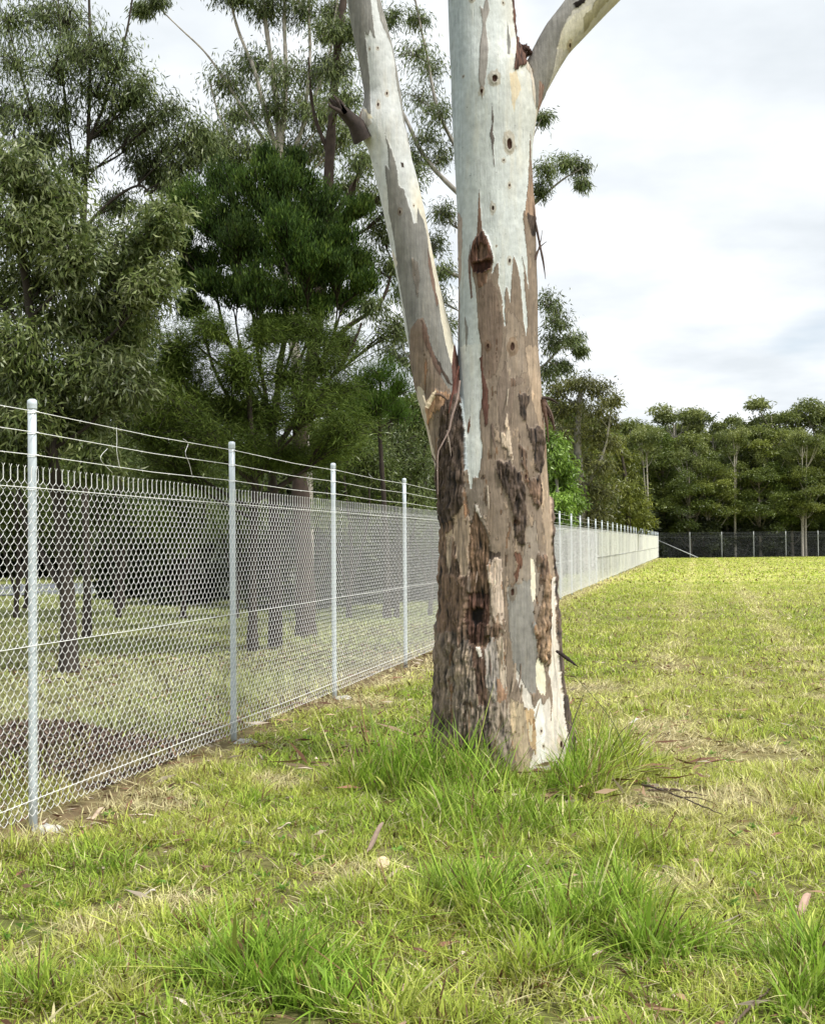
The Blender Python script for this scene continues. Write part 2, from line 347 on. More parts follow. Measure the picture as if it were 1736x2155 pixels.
P_(Z3, [(1040, 230), (1060, 180), (1090, -30), (1145, -30), (1145, 300), (1130, 640), (1080, 640), (1040, 590), (1015, 480), (1000, 370)], (.17, .12, .08), 9, 16)
P_(Z3, [(985, 10), (1010, 30), (1020, 130), (1000, 160), (985, 90)], CREAM, 1, .3)
P_(Z3, [(1035, 600), (1075, 650), (1100, 740), (1090, 860), (1060, 880), (1025, 800), (1020, 680)], (.70, .66, .50), 1, .4)
P_(Z3, [(1155, 0), (1185, 0), (1195, 500), (1225, 850), (1260, 1180), (1265, 1330), (1210, 1450), (1140, 1400), (1130, 1200), (1150, 900), (1125, 700), (1150, 400)], PALE, 3, 1.5)
P_(Z3, [(840, 640), (880, 700), (960, 830), (1010, 980), (1130, 900), (1150, 1300), (1190, 1500), (980, 1620), (960, 1400), (1010, 1250), (960, 1000), (900, 860)], (.56, .52, .46), 1, 1.2)
P_(Z3, [(1000, 960), (1060, 900), (1090, 1150), (1080, 1400), (1030, 1350), (1010, 1150)], (.66, .65, .60), 1, .6)
P_(Z3, [(930, 960), (1000, 970), (1020, 1150), (1010, 1320), (960, 1200), (950, 1080)], (.42, .30, .17), 2, 1)
P_(Z3, [(960, 1080), (990, 1090), (985, 1200), (965, 1190)], (.60, .53, .38), 2, 1)
P_(Z3, [(820, 880), (930, 930), (960, 1250), (970, 1500), (880, 1420), (830, 1200)], (.36, .29, .2), 3, 2)
P_(Z3, [(1040, 1500), (1120, 1470), (1170, 1540), (1100, 1640), (1020, 1600)], (.22, .12, .07), 1, 4)
P_(Z3, [(1140, 1410), (1175, 1440), (1200, 1520), (1140, 1480)], (.10, .08, .06), 2, 4)
# dark ragged edge down the right side
P_(Z2, [(1150, 350), (1180, 700), (1190, 1000), (1200, 1400), (1220, 1800), (1240, 2200), (1500, 2200), (1500, 350)], (.075, .055, .045), 16, 9)
P_(Z3, [(1185, -20), (1195, 300), (1200, 560), (1225, 850), (1262, 1180), (1255, 1350), (1290, 1500), (1700, 1600), (1700, -20)], (.085, .065, .052), 18, 12)
# white tongue
P_(Z2, [(480, -60), (640, -60), (642, 200), (650, 350), (626, 520), (632, 680), (646, 740), (640, 850), (612, 1010), (600, 985), (578, 1000), (575, 985), (568, 1090), (553, 1080), (537, 950), (530, 800), (520, 600), (505, 300)], (.60, .62, .59), 0, 0, .5)
P_(Z2, [(555, 495), (553, 600), (540, 650), (533, 640), (540, 560)], (.16, .08, .05), 2, 0, .5)
P_(Z2, [(625, 60), (650, 50), (660, 200), (690, 300), (690, 560), (670, 600), (650, 430), (650, 250)], (.105, .05, .037), 6, 2)
P_(Z1, [(690, 1200), (712, 1230), (715, 1400), (703, 1600), (700, 1900), (690, 1900)], (.32, .27, .24), 1, 0)
# grey and brown islands in the white
P_(Z1, [(845, 35), (860, 130), (852, 150), (838, 200), (853, 350), (840, 470), (822, 600), (820, 640), (812, 590), (797, 500), (805, 350), (820, 200), (805, 105), (825, 125)], (.31, .285, .26), 3, .2, .5)
P_(Z1, [(960, 150), (968, 230), (978, 290), (968, 370), (955, 370), (955, 280)], GREY, 3, .3, .5)
P_(Z1, [(870, 660), (880, 730), (875, 800), (887, 840), (877, 880), (887, 1010), (878, 960), (868, 850), (858, 820), (870, 760)], (.14, .12, .11), 3, .5, .5)
P_(Z1, [(985, 0), (1000, 0), (1015, 220), (1060, 250), (1105, 275), (1095, 310), (1075, 340), (1060, 400), (1020, 440), (1000, 475), (988, 455), (1000, 350), (1010, 260), (995, 150)], RED, 6, 8, .7)
P_(Z1, [(1035, 255), (1110, 270), (1100, 305), (1055, 300), (1030, 280)], BLACK, 10, 10, .8)
P_(Z1, [(1075, 330), (1110, 300), (1140, 350), (1145, 500), (1120, 620), (1100, 560), (1090, 450), (1060, 430)], (.50, .45, .38), 2, 2, .6)
P_(Z1, [(965, 480), (1010, 470), (1030, 560), (1000, 640), (990, 700), (975, 600)], (.60, .52, .38), 0, .5, 1)
P_(Z1, [(1090, 760), (1095, 900), (1108, 1060), (1100, 1060), (1085, 900)], (.2, .11, .07), 3, 1, .5)
P_(Z1, [(1078, 1000), (1100, 1060), (1118, 1180), (1120, 1230), (1050, 1240), (1062, 1140)], (.27, .185, .13), 6, 2, .5)
P_(Z1, [(1060, 1225), (1120, 1220), (1118, 1330), (1095, 1340), (1070, 1280)], DARK, 6, 7, .6)
P_(Z1, [(755, 1390), (762, 1600), (770, 1690), (760, 1690), (748, 1560), (745, 1480)], (.17, .12, .1), 3, 0, .5)
P_(Z1, [(728, 1780), (745, 1850), (735, 1980), (730, 1900)], GREY, 2, 0, .5)
P_(Z1, [(805, 1080), (810, 1200), (820, 1335), (790, 1390), (798, 1200)], (.19, .12, .085), 4, 1, .4)
# the knot
P_(Z1, [(820, 1330), (845, 1370), (865, 1420), (880, 1490), (862, 1545), (815, 1575), (775, 1545), (762, 1480), (770, 1410), (795, 1360)], (.068, .036, .026), 14, 12, .6)
P_(Z1, [(815, 1400), (845, 1420), (855, 1470), (820, 1500), (795, 1470), (800, 1420)], (.085, .054, .038), 2, 7, .6)
P_(Z1, [(775, 1500), (865, 1500), (860, 1540), (815, 1560), (780, 1545)], (.03, .012, .008), -6, 6, .6)
P_(Z1, [(790, 1560), (850, 1560), (840, 1620), (800, 1640)], (.15, .09, .058), 6, 3, .6)
DOTS = [(Z1, 885, 518, 17), (Z1, 965, 865, 16), (Z1, 935, 953, 6), (Z1, 967, 1087, 5), (Z1, 876, 1213, 9), (Z1, 967, 1497, 7), (Z1, 763, 62, 8), (Z1, 938, 72, 5), (Z1, 815, 582, 8), (Z1, 717, 478, 4), (Z1, 895, 1418, 4),
        (Z2, 895, 1350, 10), (Z3, 845, 95, 16), (Z3, 1060, 1140, 8), (Z3, 1075, 1250, 7), (Z3, 1215, 1260, 16), (Z2, 980, 1000, 12), (Z1, 850, 1960, 8), (Z1, 980, 1960, 14)]
LIMB_P = []
def Q_(pts, col, rel=0., rgh=0., warp=.6, z=Z1): LIMB_P.append((tr(z, pts), col, rel, rgh, warp))
Q_([(-50, -800), (210, -800), (208, 0), (222, 120), (237, 250), (222, 235), (210, 200), (200, 235), (180, 208), (190, 320), (205, 450), (215, 690), (190, 640), (165, 590), (158, 450), (130, 280), (98, 120), (75, -50)], GREY, 3, .3)
Q_([(235, -800), (500, -800), (300, 0), (330, 180), (375, 400), (405, 700), (425, 830), (400, 720), (385, 660), (345, 430), (340, 330), (318, 250), (262, 140), (240, 0)], (.27, .26, .235), 3, .3)
Q_([(280, 720), (292, 780), (318, 850), (345, 930), (357, 985), (367, 1070), (393, 1078), (400, 1110), (440, 1230), (450, 1270), (462, 1272), (470, 1180), (500, 1245), (520, 1330), (530, 1400), (545, 1500), (582, 1690), (598, 1800), (625, 1950), (690, 2140), (700, 2300), (420, 2300), (440, 2155), (432, 2000), (400, 1750), (352, 1500), (345, 1380), (312, 1200), (290, 950), (312, 968), (305, 850)], GREY, 3, .4)
Q_([(330, 1400), (360, 1480), (352, 1500), (325, 1420)], PALE, 1, .3)
Q_([(520, 1390), (545, 1500), (582, 1700), (572, 1720), (545, 1600), (525, 1480)], (.17, .115, .09), 4, .5)
Q_([(435, 1460), (470, 1480), (480, 1600), (470, 1680), (440, 1560)], (.17, .15, .13), 4, 1)
Q_([(430, 1850), (470, 1800), (500, 1790), (530, 1900), (560, 2010), (600, 2120), (640, 2200), (430, 2400)], (.19, .145, .115), 5, 1)
Q_([(490, 1800), (520, 1850), (545, 1960), (600, 2080), (590, 2110), (540, 2010), (500, 1900)], (.14, .09, .07), 6, 1)
Q_([(560, 1990), (600, 2060), (640, 2130), (660, 2155), (630, 2150), (580, 2050)], DARK, 4, 1)
Q_([(665, 1930), (690, 1920), (700, 2100), (690, 2250), (660, 2250), (655, 2050)], (.10, .05, .04), 5, 3)
Q_([(100, 600), (165, 600), (205, 680), (220, 720), (180, 740), (160, 860), (120, 800)], (.40, .38, .34), 2, 1)
Q_([(90, 620), (165, 600), (155, 760), (130, 790)], (.24, .17, .13), 3, 3)
Q_([(165, 610), (210, 670), (225, 700), (200, 690)], (.62, .56, .42), 2, .3)
Q_([(375, 930), (392, 935), (395, 965), (382, 960)], DARK, 1, 0)
Q_([(380, 1060), (330, 1060)], DARK)
Q_([(100, 0), (230, 0), (300, 180), (420, 330), (400, 1000), (300, 1500), (200, 2200), (100, 1800)], (.20, .155, .12), 5, 2, 1, Z2)
Q_([(140, 250), (200, 300), (230, 560), (300, 900), (320, 1300), (250, 1300), (180, 700)], (.50, .44, .36), 5, 1, 1, Z2)
Q_([(210, 400), (290, 300), (330, 300), (390, 330), (380, 450), (300, 460), (230, 560)], (.30, .19, .12), 9, 4, 1, Z2)
Q_([(215, 395), (270, 320), (290, 300), (280, 330), (240, 400), (215, 430)], (.58, .48, .33), 12, 1, .4, Z2)
Q_([(330, 430), (400, 330), (480, 320), (520, 900), (430, 1350), (330, 1300), (300, 1000)], DARK, 12, 14, 1, Z2)
LDOTS = [(Z1, 250, 303, 5), (Z1, 300, 552, 6), (Z1, 253, 618, 6), (Z1, 205, 305, 3), (Z1, 373, 1210, 7), (Z1, 448, 1170, 4)]
BR_P = []
def B_(pts, col, rel=0., rgh=0., warp=.5): BR_P.append((tr(Z1, pts), col, rel, rgh, warp))
B_([(1000, 700), (1150, 600), (1200, 480), (1225, 390), (1240, 300), (1260, 210), (1300, 130), (1400, 0), (1600, -500), (1100, -500), (1050, 300), (1100, 400)], (.255, .245, .225), 3, .3)
B_([(1235, 300), (1275, 180), (1330, 120), (1380, 90), (1420, 60), (1400, 150), (1300, 290)], (.66, .62, .50), 0, .3)
B_([(1325, 60), (1380, 30), (1400, 25), (1390, 50), (1340, 90)], BLACK, 4, 4)
B_([(1380, 130), (1430, 80), (1500, -100), (1600, -60), (1450, 120), (1390, 200)], (.34, .31, .20), 1, .5)
B_([(1140, 470), (1170, 500), (1155, 590), (1135, 640)], (.3, .2, .16), 2, 2)
BDOTS = [(Z1, 1313, 270, 8), (Z1, 1100, 420, 5)]
def bark_limb(name, rows, Yc, nth, polys, dots, base, parent, dscale=1., zstep=.0035, seed=0, lean=0., ybot=None):
    """rows: (y, left x, right x) in photograph units; rings are horizontal ellipses around the axis at depth Yc"""
    rows = np.array(sorted(rows, key=lambda r: -r[0]), float)
    sc_ = Yc / FPX
    n = int((rows[0, 0] - rows[-1, 0]) * sc_ / zstep)
    yy = np.linspace(rows[0, 0], rows[-1, 0], n)
    def ci(col):                      # smooth interpolation of the outline
        v = np.interp(-yy, -rows[:, 0], rows[:, col]); k = max(3, int(16 / (zstep / sc_)) | 1)
        pad = k // 2; vp = np.concatenate([v[0] + (v[1] - v[0]) * np.arange(-pad, 0), v, v[-1] + (v[-1] - v[-2]) * np.arange(1, pad + 1)])
        return np.convolve(vp, np.ones(k) / k, 'valid')
    lx, rx = ci(1), ci(2)
    c = (lx + rx) / 2; r = (rx - lx) / 2
    th = np.linspace(0, 2 * np.pi, nth, endpoint=False) - np.pi
    TH, YY = np.meshgrid(th, yy)
    px = c[:, None] + r[:, None] * np.sin(TH); py = YY
    zb = fbm(TH * 2.2 + seed, py / 90, seed, 3)
    colr = np.empty(px.shape + (3,)); colr[:] = base(px, py, TH)
    rel = np.zeros(px.shape); rgh = np.zeros(px.shape)
    wx = 2.4 * fbm(px / 5, py / 34, 1.5 + seed, 4) + 1.1 * fbm(px / 1.6, py / 9, 4, 2); wy = 9 * fbm(px / 4, py / 30, 9 + seed, 3)
    for (pl, col, re, rg, wp) in polys:
        if len(pl) < 3: continue
        pl = np.array(pl); x0, y0 = pl.min(0) - 12; x1, y1 = pl.max(0) + 12
        m = (px > x0) & (px < x1) & (py > y0) & (py < y1)
        if not m.any(): continue
        ii = np.where(m); f = inpoly(px[ii] + wx[ii] * wp, py[ii] + wy[ii] * wp, pl)
        ii = (ii[0][f], ii[1][f]); colr[ii] = col; rel[ii] = re; rgh[ii] = rg
    # random flakes of older and younger bark on the brown parts, with crevice shadow painted as dark lines where layers end
    lum0 = colr.mean(-1); brown = (lum0 > .12) & (lum0 < .40) & (colr[..., 0] > colr[..., 2] * 1.2)
    f1 = fbm(px / 11 + 3, py / 42, 33 + seed, 4) + .25 * fbm(px / 2.5, py / 11, 37, 2); f1 = np.where(py < 900, f1 * .72, f1); f2 = fbm(px / 8 + 9, py / 60, 41 + seed, 4) + .2 * fbm(px / 2, py / 9, 43, 2)
    m = brown & (f1 > .42); colr[m] = colr[m] * np.array([1.38, 1.34, 1.28]); rel[m] += 2.5
    m = brown & (f1 < -.46); colr[m] = colr[m] * np.array([.50, .44, .40]); rel[m] -= 2; rgh[m] += 4
    m = brown & (f2 > .52); colr[m] = colr[m] * np.array([.86, .66, .52])
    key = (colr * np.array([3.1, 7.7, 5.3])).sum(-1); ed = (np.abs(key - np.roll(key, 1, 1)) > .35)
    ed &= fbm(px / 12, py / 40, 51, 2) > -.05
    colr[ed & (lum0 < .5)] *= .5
    # vertical grain and mottling of the bark, and rough ridges and fissures shaded in colour
    g1 = fbm(px / 2.3, py / 55, 2 + seed, 4); g2 = fbm(px / 14, py / 22, 6 + seed, 4); g3 = fbm(px / 1.2, py / 12, 11, 2)
    rf = np.clip(rgh / 8, 0, 1)
    lum = colr.mean(-1)
    amp = np.where(lum > .45, .05, .20)
    fib = fbm(px / 1.5, py / 26, 61 + seed, 3); ridge2 = 1 - np.abs(fbm(px / 3.2 + .8 * fbm(px / 9, py / 30, 3, 2), py / 46, 71 + seed, 4)) * 3.2
    colr *= (1 + amp * g1 + np.where(lum > .36, .13, .20) * g2 + np.where(lum > .45, .03, .12) * fib)[..., None]
    colr *= (1 + rf[..., None] * ((1.25 * np.clip(ridge2, -1, 1) + .5 * fib + .5 * g1)[..., None] * np.array([.85, .80, .74])))
    warm = np.clip(fbm(px / 9, py / 60, 21 + seed, 3), 0, 1)[..., None] * np.where(lum > .4, .5, .35)[..., None]
    colr = colr * (1 - warm) + colr * np.array([1.06, .95, .80]) * warm
    fleck = (vn(px / 2.2, py / 7, 31 + seed) > .965) & (lum > .25) & (lum < .9)
    colr[fleck] *= .6
    # relief
    ridged = 1 - np.abs(fbm(px / 5.5 + 1.2 * fbm(px / 12, py / 40, 3, 2), py / 60, 8 + seed, 3)) * 2.4
    chunk = fbm(px / 7, py / 16, 14 + seed, 3)
    def blur(a, k):
        for _ in range(2):
            a = (np.roll(a, k, 1) + a + np.roll(a, -k, 1)) / 3
            b_ = a.copy(); b_[k:] += a[:-k]; b_[:k] += a[:k]; b_[:-k] += a[k:]; b_[-k:] += a[-k:]; a = b_ / 3
        return a
    rel = blur(rel * 1.25, 1); rgs = blur(rgh, 2)
    disp = rel * .001 * 1.1 + rgs * .001 * (.85 * np.clip(ridged, -1, 1) + .55 * np.clip(ridge2, -1, 1) + .9 * chunk + .3 * g3) + .0012 * g1
    colr *= (1 - .55 * np.clip(rgs / 10, 0, 1) * sstep(.35, -.5, ridged))[..., None]      # shade of the fissure bottoms painted into the colour
    colr[:] = np.clip(colr, .006, .8)
    for (z, dx, dy, dr_) in dots:
        X, Y = z(dx, dy); k = .3776 if z is Z1 else .265; rr = dr_ * k
        asp = .55 + .4 * ((dx * 7 + dy * 3) % 5) / 5; rr = rr * .9; d = np.hypot((px - X) * 1.1, (py - Y) * asp) / rr * (1 + .35 * g2 + .25 * g3); m = (d < 2.6) & (np.cos(TH) > 0)
        disp[m] += .004 * np.exp(-((d[m] - 1.2) / .5)**2) * rr / 5 - .004 * np.exp(-(d[m] / .6)**2)
        mm = (d < 1 + .25 * g3) & (np.cos(TH) > 0); colr[mm] = (.05, .025, .016)
        mm = m & ~mm & (d < 1.3) & (g1 > 0); colr[m] = colr[m] * np.array([.8, .72, .64])
    swell = 1 + .03 * zb
    rw = (r * sc_)[:, None] * np.ones_like(TH)
    ctr = np.array([pt(a, b_, Yc) for a, b_ in zip(c, yy)])
    yl = np.interp(-yy, -rows[::-1, 0][::-1], np.linspace(0, 1, len(rows))) * lean
    X = ctr[:, 0][:, None] + (rw + disp) * np.sin(TH)
    Y = ctr[:, 1][:, None] + yl[:, None] - (rw * dscale * swell + disp) * np.cos(TH)
    Z = ctr[:, 2][:, None] + np.zeros_like(TH)
    idx = np.arange(n * nth).reshape(n, nth); a = idx[:-1]; b = idx[1:]
    Q = np.stack([a, np.roll(a, -1, 1), np.roll(b, -1, 1), b], -1).reshape(-1, 4)
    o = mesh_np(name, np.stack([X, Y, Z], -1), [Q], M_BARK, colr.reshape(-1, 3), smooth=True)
    return keep(o, parent)
gum = empty('gum_tree', (TREE[0], TREE[1], 0), 'large gum tree in the foreground with white upper trunk and brown peeling bark below', 'tree')
def base_trunk(px, py, TH):
    t = sstep(1010, 955, px + 8 * fbm(px / 10, py / 80, 3, 3))[..., None]  # bluish shade of the left side painted into the trunk colour
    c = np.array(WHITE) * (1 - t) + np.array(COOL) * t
    cr = (sstep(1040, 1075, px) * sstep(500, 50, py))[..., None] * .5
    return c * (1 - cr) + np.array([.60, .57, .48]) * cr
TR = [(1760, 880, 1245), (1700, 896, 1226), (1660, 906, 1216), (1600, 914, 1206), (1540, 916, 1196), (1450, 919, 1180), (1400, 920, 1174), (1300, 926, 1168), (1200, 930, 1161), (1100, 932, 1157), (1000, 936, 1150), (930, 945, 1146), (880, 952, 1143), (800, 960, 1136),
      (740, 963, 1131), (700, 964, 1130), (600, 965, 1129), (500, 963, 1126), (430, 961, 1123), (350, 957, 1120), (290, 953, 1122), (240, 951, 1128), (190, 949, 1127), (150, 948, 1118), (110, 946, 1096), (60, 944, 1082), (0, 942, 1078), (-100, 940, 1070), (-300, 938, 1058), (-700, 945, 1035), (-1000, 955, 1025)]
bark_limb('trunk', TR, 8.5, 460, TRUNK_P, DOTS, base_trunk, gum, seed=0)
def base_limb(px, py, TH):
    c = np.zeros(px.shape + (3,)); c[:] = (.56, .575, .565)
    edge = sstep(.25, .75, np.sin(TH))[..., None] * sstep(350, 450, py)[..., None]
    return c * (1 - edge) + np.array([.64, .60, .49]) * edge
LT = [(1180, 932, 1010), (1100, 931, 1010), (1050, 927, 1008), (1000, 921, 1003), (950, 910, 995), (900, 899, 985), (850, 884, 975), (800, 871, 968), (740, 862, 958), (700, 853, 950), (650, 846, 937), (600, 838, 925), (550, 828, 914), (500, 818, 904), (450, 807, 895), (400, 796, 884), (370, 789, 877), (340, 782, 868), (310, 773, 863), (290, 764, 858),
      (270, 757, 853), (250, 756, 850), (232, 762, 847), (200, 768, 843), (150, 760, 835), (100, 750, 826), (50, 740, 813), (0, 729, 800), (-100, 700, 768), (-300, 645, 705), (-600, 560, 605), (-900, 490, 520)]
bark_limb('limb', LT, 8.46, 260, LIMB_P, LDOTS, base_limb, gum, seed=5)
def base_br(px, py, TH):
    c = np.zeros(px.shape + (3,)); c[:] = (.55, .52, .45); return c
RB = [(420, 1030, 1100), (330, 1040, 1118), (270, 1055, 1126), (235, 1070, 1131), (200, 1082, 1147), (170, 1092, 1163), (140, 1103, 1180), (110, 1118, 1199), (80, 1133, 1228), (50, 1150, 1256), (25, 1170, 1280), (0, 1189, 1305), (-60, 1238, 1360), (-200, 1345, 1465), (-450, 1530, 1625), (-700, 1690, 1750)]
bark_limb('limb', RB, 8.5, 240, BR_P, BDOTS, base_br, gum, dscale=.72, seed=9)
# dead stub, hanging ribbons and curls of bark
def rib(bag, pts, Y, wpx, col, thick=.0015, n=24, twist=0.):
    P = catmull([pt(x, y, Y if not hasattr(Y, '__len__') else Y[i]) for i, (x, y) in enumerate(pts)], n)
    T = np.gradient(P, axis=0); T /= np.linalg.norm(T, axis=1, keepdims=True)
    vdir = np.array([0, -1., 0]); S = np.cross(T, vdir); S /= np.linalg.norm(S, axis=1, keepdims=True) + 1e-9
    a = twist * np.linspace(0, 1, n)[:, None]; S2 = S * np.cos(a) + vdir * np.sin(a); Nn = np.cross(T, S2)
    wv = np.interp(np.linspace(0, 1, n), np.linspace(0, 1, len(wpx)), wpx)[:, None] * Y_(Y) / FPX / 2
    jit = 1 + .25 * rs.normal(size=(n, 1)) * .4
    A = P + S2 * wv * jit; B = P - S2 * wv * jit
    V = np.stack([A + Nn * thick, P + Nn * (thick + wv * .35), B + Nn * thick, B - Nn * thick, A - Nn * thick], 1)
    k = 5; i = np.arange(n * k).reshape(n, k); a_ = i[:-1]; b_ = i[1:]
    bag.add(V, np.stack([a_, np.roll(a_, -1, 1), np.roll(b_, -1, 1), b_], -1).reshape(-1, 4), col=np.array(col))
def Y_(Y): return Y if not hasattr(Y, '__len__') else Y[0]
def part(bag, name, m, parent, label=None, smooth=False):
    o = bag.build(name, m, None, smooth)
    if parent: keep(o, parent)
    if label: o['label'] = label
    return o
g = Bag()
P = catmull([pt(764, 292, 8.40), pt(748, 262, 8.36), pt(728, 240, 8.32), pt(708, 222, 8.30), pt(693, 206, 8.28)], 40)
th = np.arange(14) / 14 * 2 * np.pi
Rr = np.interp(np.linspace(0, 1, 40), [0, .3, .6, 1], [.072, .048, .034, .007])
V = []
for i in range(40):
    T = P[min(i + 1, 39)] - P[max(i - 1, 0)]; T /= np.linalg.norm(T); A = np.cross(T, [0, 1, 0]); A /= np.linalg.norm(A); Bv = np.cross(T, A)
    rr = Rr[i] * (1 + .42 * (fbm(np.cos(th) * 2.5 + 7, np.sin(th) * 2.5 + 3, i * .03, 3)))
    V.append(P[i] + rr[:, None] * (np.cos(th)[:, None] * A + np.sin(th)[:, None] * Bv))
V = np.array(V); ii = np.arange(40 * 14).reshape(40, 14); a_ = ii[:-1]; b_ = ii[1:]
cc = np.array((.040, .030, .026)) * (1 + .5 * fbm(V[..., 0] * 60, V[..., 2] * 60, V[..., 1] * 60, 2))[..., None]
g.add(V, np.stack([a_, np.roll(a_, -1, 1), np.roll(b_, -1, 1), b_], -1).reshape(-1, 4)); g.C.append(cc.reshape(-1, 3))
def rough_tube(P, Rr, col, ns, seed):
    n = len(P); V = []
    th_ = np.arange(ns) / ns * 2 * np.pi
    for i in range(n):
        T = P[min(i + 1, n - 1)] - P[max(i - 1, 0)]; T /= np.linalg.norm(T); A = np.cross(T, [0, 1, 0]); A /= np.linalg.norm(A); Bv = np.cross(T, A)
        rr = Rr[i] * (1 + 1.1 * fbm(np.cos(th_) * 4.5 + seed, np.sin(th_) * 4.5 + 3, i * .5, 3)); V.append(P[i] + rr[:, None] * (np.cos(th_)[:, None] * A + np.sin(th_)[:, None] * Bv))
    V = np.array(V); ii = np.arange(n * ns).reshape(n, ns); a_ = ii[:-1]; b_ = ii[1:]; k = Bag()
    cc = np.array(col) * (1 + .6 * fbm(V[..., 0] * 90, V[..., 2] * 60, V[..., 1] * 60, 3))[..., None]
    k.add(V, np.stack([a_, np.roll(a_, -1, 1), np.roll(b_, -1, 1), b_], -1).reshape(-1, 4)); k.C.append(np.clip(cc, .004, 1).reshape(-1, 3)); return k
part(rough_tube(catmull([pt(1118, 112, 8.44), pt(1108, 106, 8.42), pt(1099, 106, 8.42), pt(1094, 120, 8.41), pt(1089, 145, 8.42), pt(1083, 178, 8.43)], 46), np.interp(np.linspace(0, 1, 46), [0, .2, .5, .8, 1], [.014, .030, .040, .032, .008]), (.045, .022, .016), 26, 5), 'branch_collar', M_WOOD, gum, 'dark red-brown wrinkled collar where the right branch joins', True)
for (x, y) in ((700, 196), (690, 212), (712, 205)):
    rib(g, [(728, 238), (x + 8, y + 12), (x, y)], 8.27, [10, 7, 1], (.05, .036, .03))
part(g, 'broken_branch', M_WOOD, gum, 'dark broken branch stub pointing up to the left', True)
def ribpart(lst, label=None):
    for pts, Y, wpx, col in lst:
        g = Bag(); rib(g, pts, Y, wpx, col, twist=random.uniform(-.6, .6)); part(g, 'bark_strip', M_WOOD, gum, label)
ribpart([([(1118, 400), (1124, 450), (1135, 510), (1143, 550), (1148, 587)], 8.4, [3, 4, 5, 4, 1], (.10, .07, .06)),
         ([(1126, 545), (1133, 525), (1141, 515), (1150, 508)], 8.4, [6, 4, 2, 1], (.11, .075, .06)),
         ([(1133, 525), (1138, 505), (1141, 484)], 8.4, [3, 2, 1], (.09, .06, .05))], 'thin bark ribbon hanging off the right side')
ribpart([([(1138, 838), (1152, 838), (1163, 842), (1174, 849)], 8.4, [6, 7, 5, 2], (.05, .035, .03)),
         ([(1140, 835), (1150, 860), (1160, 880), (1168, 905)], 8.42, [14, 12, 8, 2], (.09, .05, .04)),
         ([(1142, 840), (1147, 870), (1151, 895), (1154, 930)], 8.38, [10, 9, 6, 2], (.12, .07, .05)),
         ([(1144, 845), (1156, 862), (1163, 880), (1166, 898)], 8.4, [6, 5, 4, 1], (.16, .11, .09))], 'dark shred of bark in the tuft on the right side')
ribpart([([(1170, 1370), (1180, 1376), (1196, 1388), (1217, 1404)], [8.3, 8.28, 8.26, 8.24], [5, 8, 8, 1.5], (.035, .025, .022))], 'dark pointed bark shard sticking out to the right')
ribpart([([(968, 800), (962, 840), (950, 880), (945, 905), (930, 935), (921, 960), (921, 1040)], 8.13, [3, 5, 4, 4, 3, 3, 1], (.34, .25, .22)),
         ([(940, 905), (946, 935), (949, 960)], 8.14, [3, 3, 1], (.30, .24, .2)), ([(966, 770), (958, 800), (948, 850), (944, 870)], 8.2, [3, 5, 4, 1], (.15, .06, .045))], 'curling bark ribbon in the fork')
ribpart([([(898, 858), (906, 842), (914, 828), (918, 822)], 8.28, [9, 10, 8, 2], (.56, .46, .32)), ([(915, 830), (925, 830), (935, 836), (941, 842)], 8.27, [5, 6, 5, 2], (.12, .08, .06)),
         ([(890, 832), (893, 842), (897, 855)], 8.3, [4, 4, 2], (.55, .47, .35)), ([(909, 958), (918, 975), (926, 985)], 8.25, [3, 3, 1], (.07, .05, .04))], 'curled bark flake below the left limb')
g = []
for k in range(26):
    y0 = random.uniform(900, 1560); x0 = np.interp(y0, [900, 1100, 1300, 1450, 1560], [1145, 1157, 1169, 1181, 1198]) - 3
    ln = random.uniform(30, 90)
    g.append(([(x0, y0), (x0 + random.uniform(0, 5), y0 + ln / 2), (x0 + ln * .03 + random.uniform(-3, 6), y0 + ln)], 8.46, [random.uniform(5, 12), random.uniform(5, 10), 2], tuple(np.array((.09, .065, .052)) * random.uniform(.6, 1.5))))
for k in range(26):
    y0 = random.uniform(1080, 1560); x0 = np.interp(y0, [1080, 1300, 1560], [933, 926, 915]) + 3; ln = random.uniform(25, 80)
    g.append(([(x0, y0), (x0 - random.uniform(0, 3), y0 + ln / 2), (x0 - random.uniform(-2, 4), y0 + ln)], 8.46, [random.uniform(5, 10), random.uniform(4, 9), 2], tuple(np.array((.10, .072, .056)) * random.uniform(.6, 1.5))))
ribpart(g, None)
def surfY(x, y):
    c = np.interp(y, [a[0] for a in TR[::-1]], [(a[1] + a[2]) / 2 for a in TR[::-1]]); r = np.interp(y, [a[0] for a in TR[::-1]], [(a[2] - a[1]) / 2 for a in TR[::-1]])
    return 8.5 - r * 8.5 / FPX * math.sqrt(max(.02, 1 - min(.98, ((x - c) / r)**2))) - .008
g = []
for k in range(25):
    y0 = random.uniform(700, 1480); lo_ = 1015 if y0 < 1000 else 945; x0 = random.uniform(lo_, np.interp(y0, [700, 1480], [1118, 1172])); ln = random.uniform(22, 75) ; sgn = random.choice((-1, 1)); wd = random.uniform(3, 8)
    lift = random.uniform(.012, .035); tone = random.choice(((.30, .235, .175), (.12, .085, .065), (.20, .15, .115), (.36, .30, .23)))
    pts = [(x0, y0), (x0 + sgn * 1.5, y0 + ln * .5), (x0 + sgn * random.uniform(1, 8), y0 + ln)]
    Ys = [surfY(*p) for p in pts]; Ys[2] -= lift; Ys[1] -= lift * .25
    if random.random() < .4: Ys[0] -= lift
    g.append((pts, Ys, [wd * .6, wd, wd * .25], tone))
ribpart(g, None)
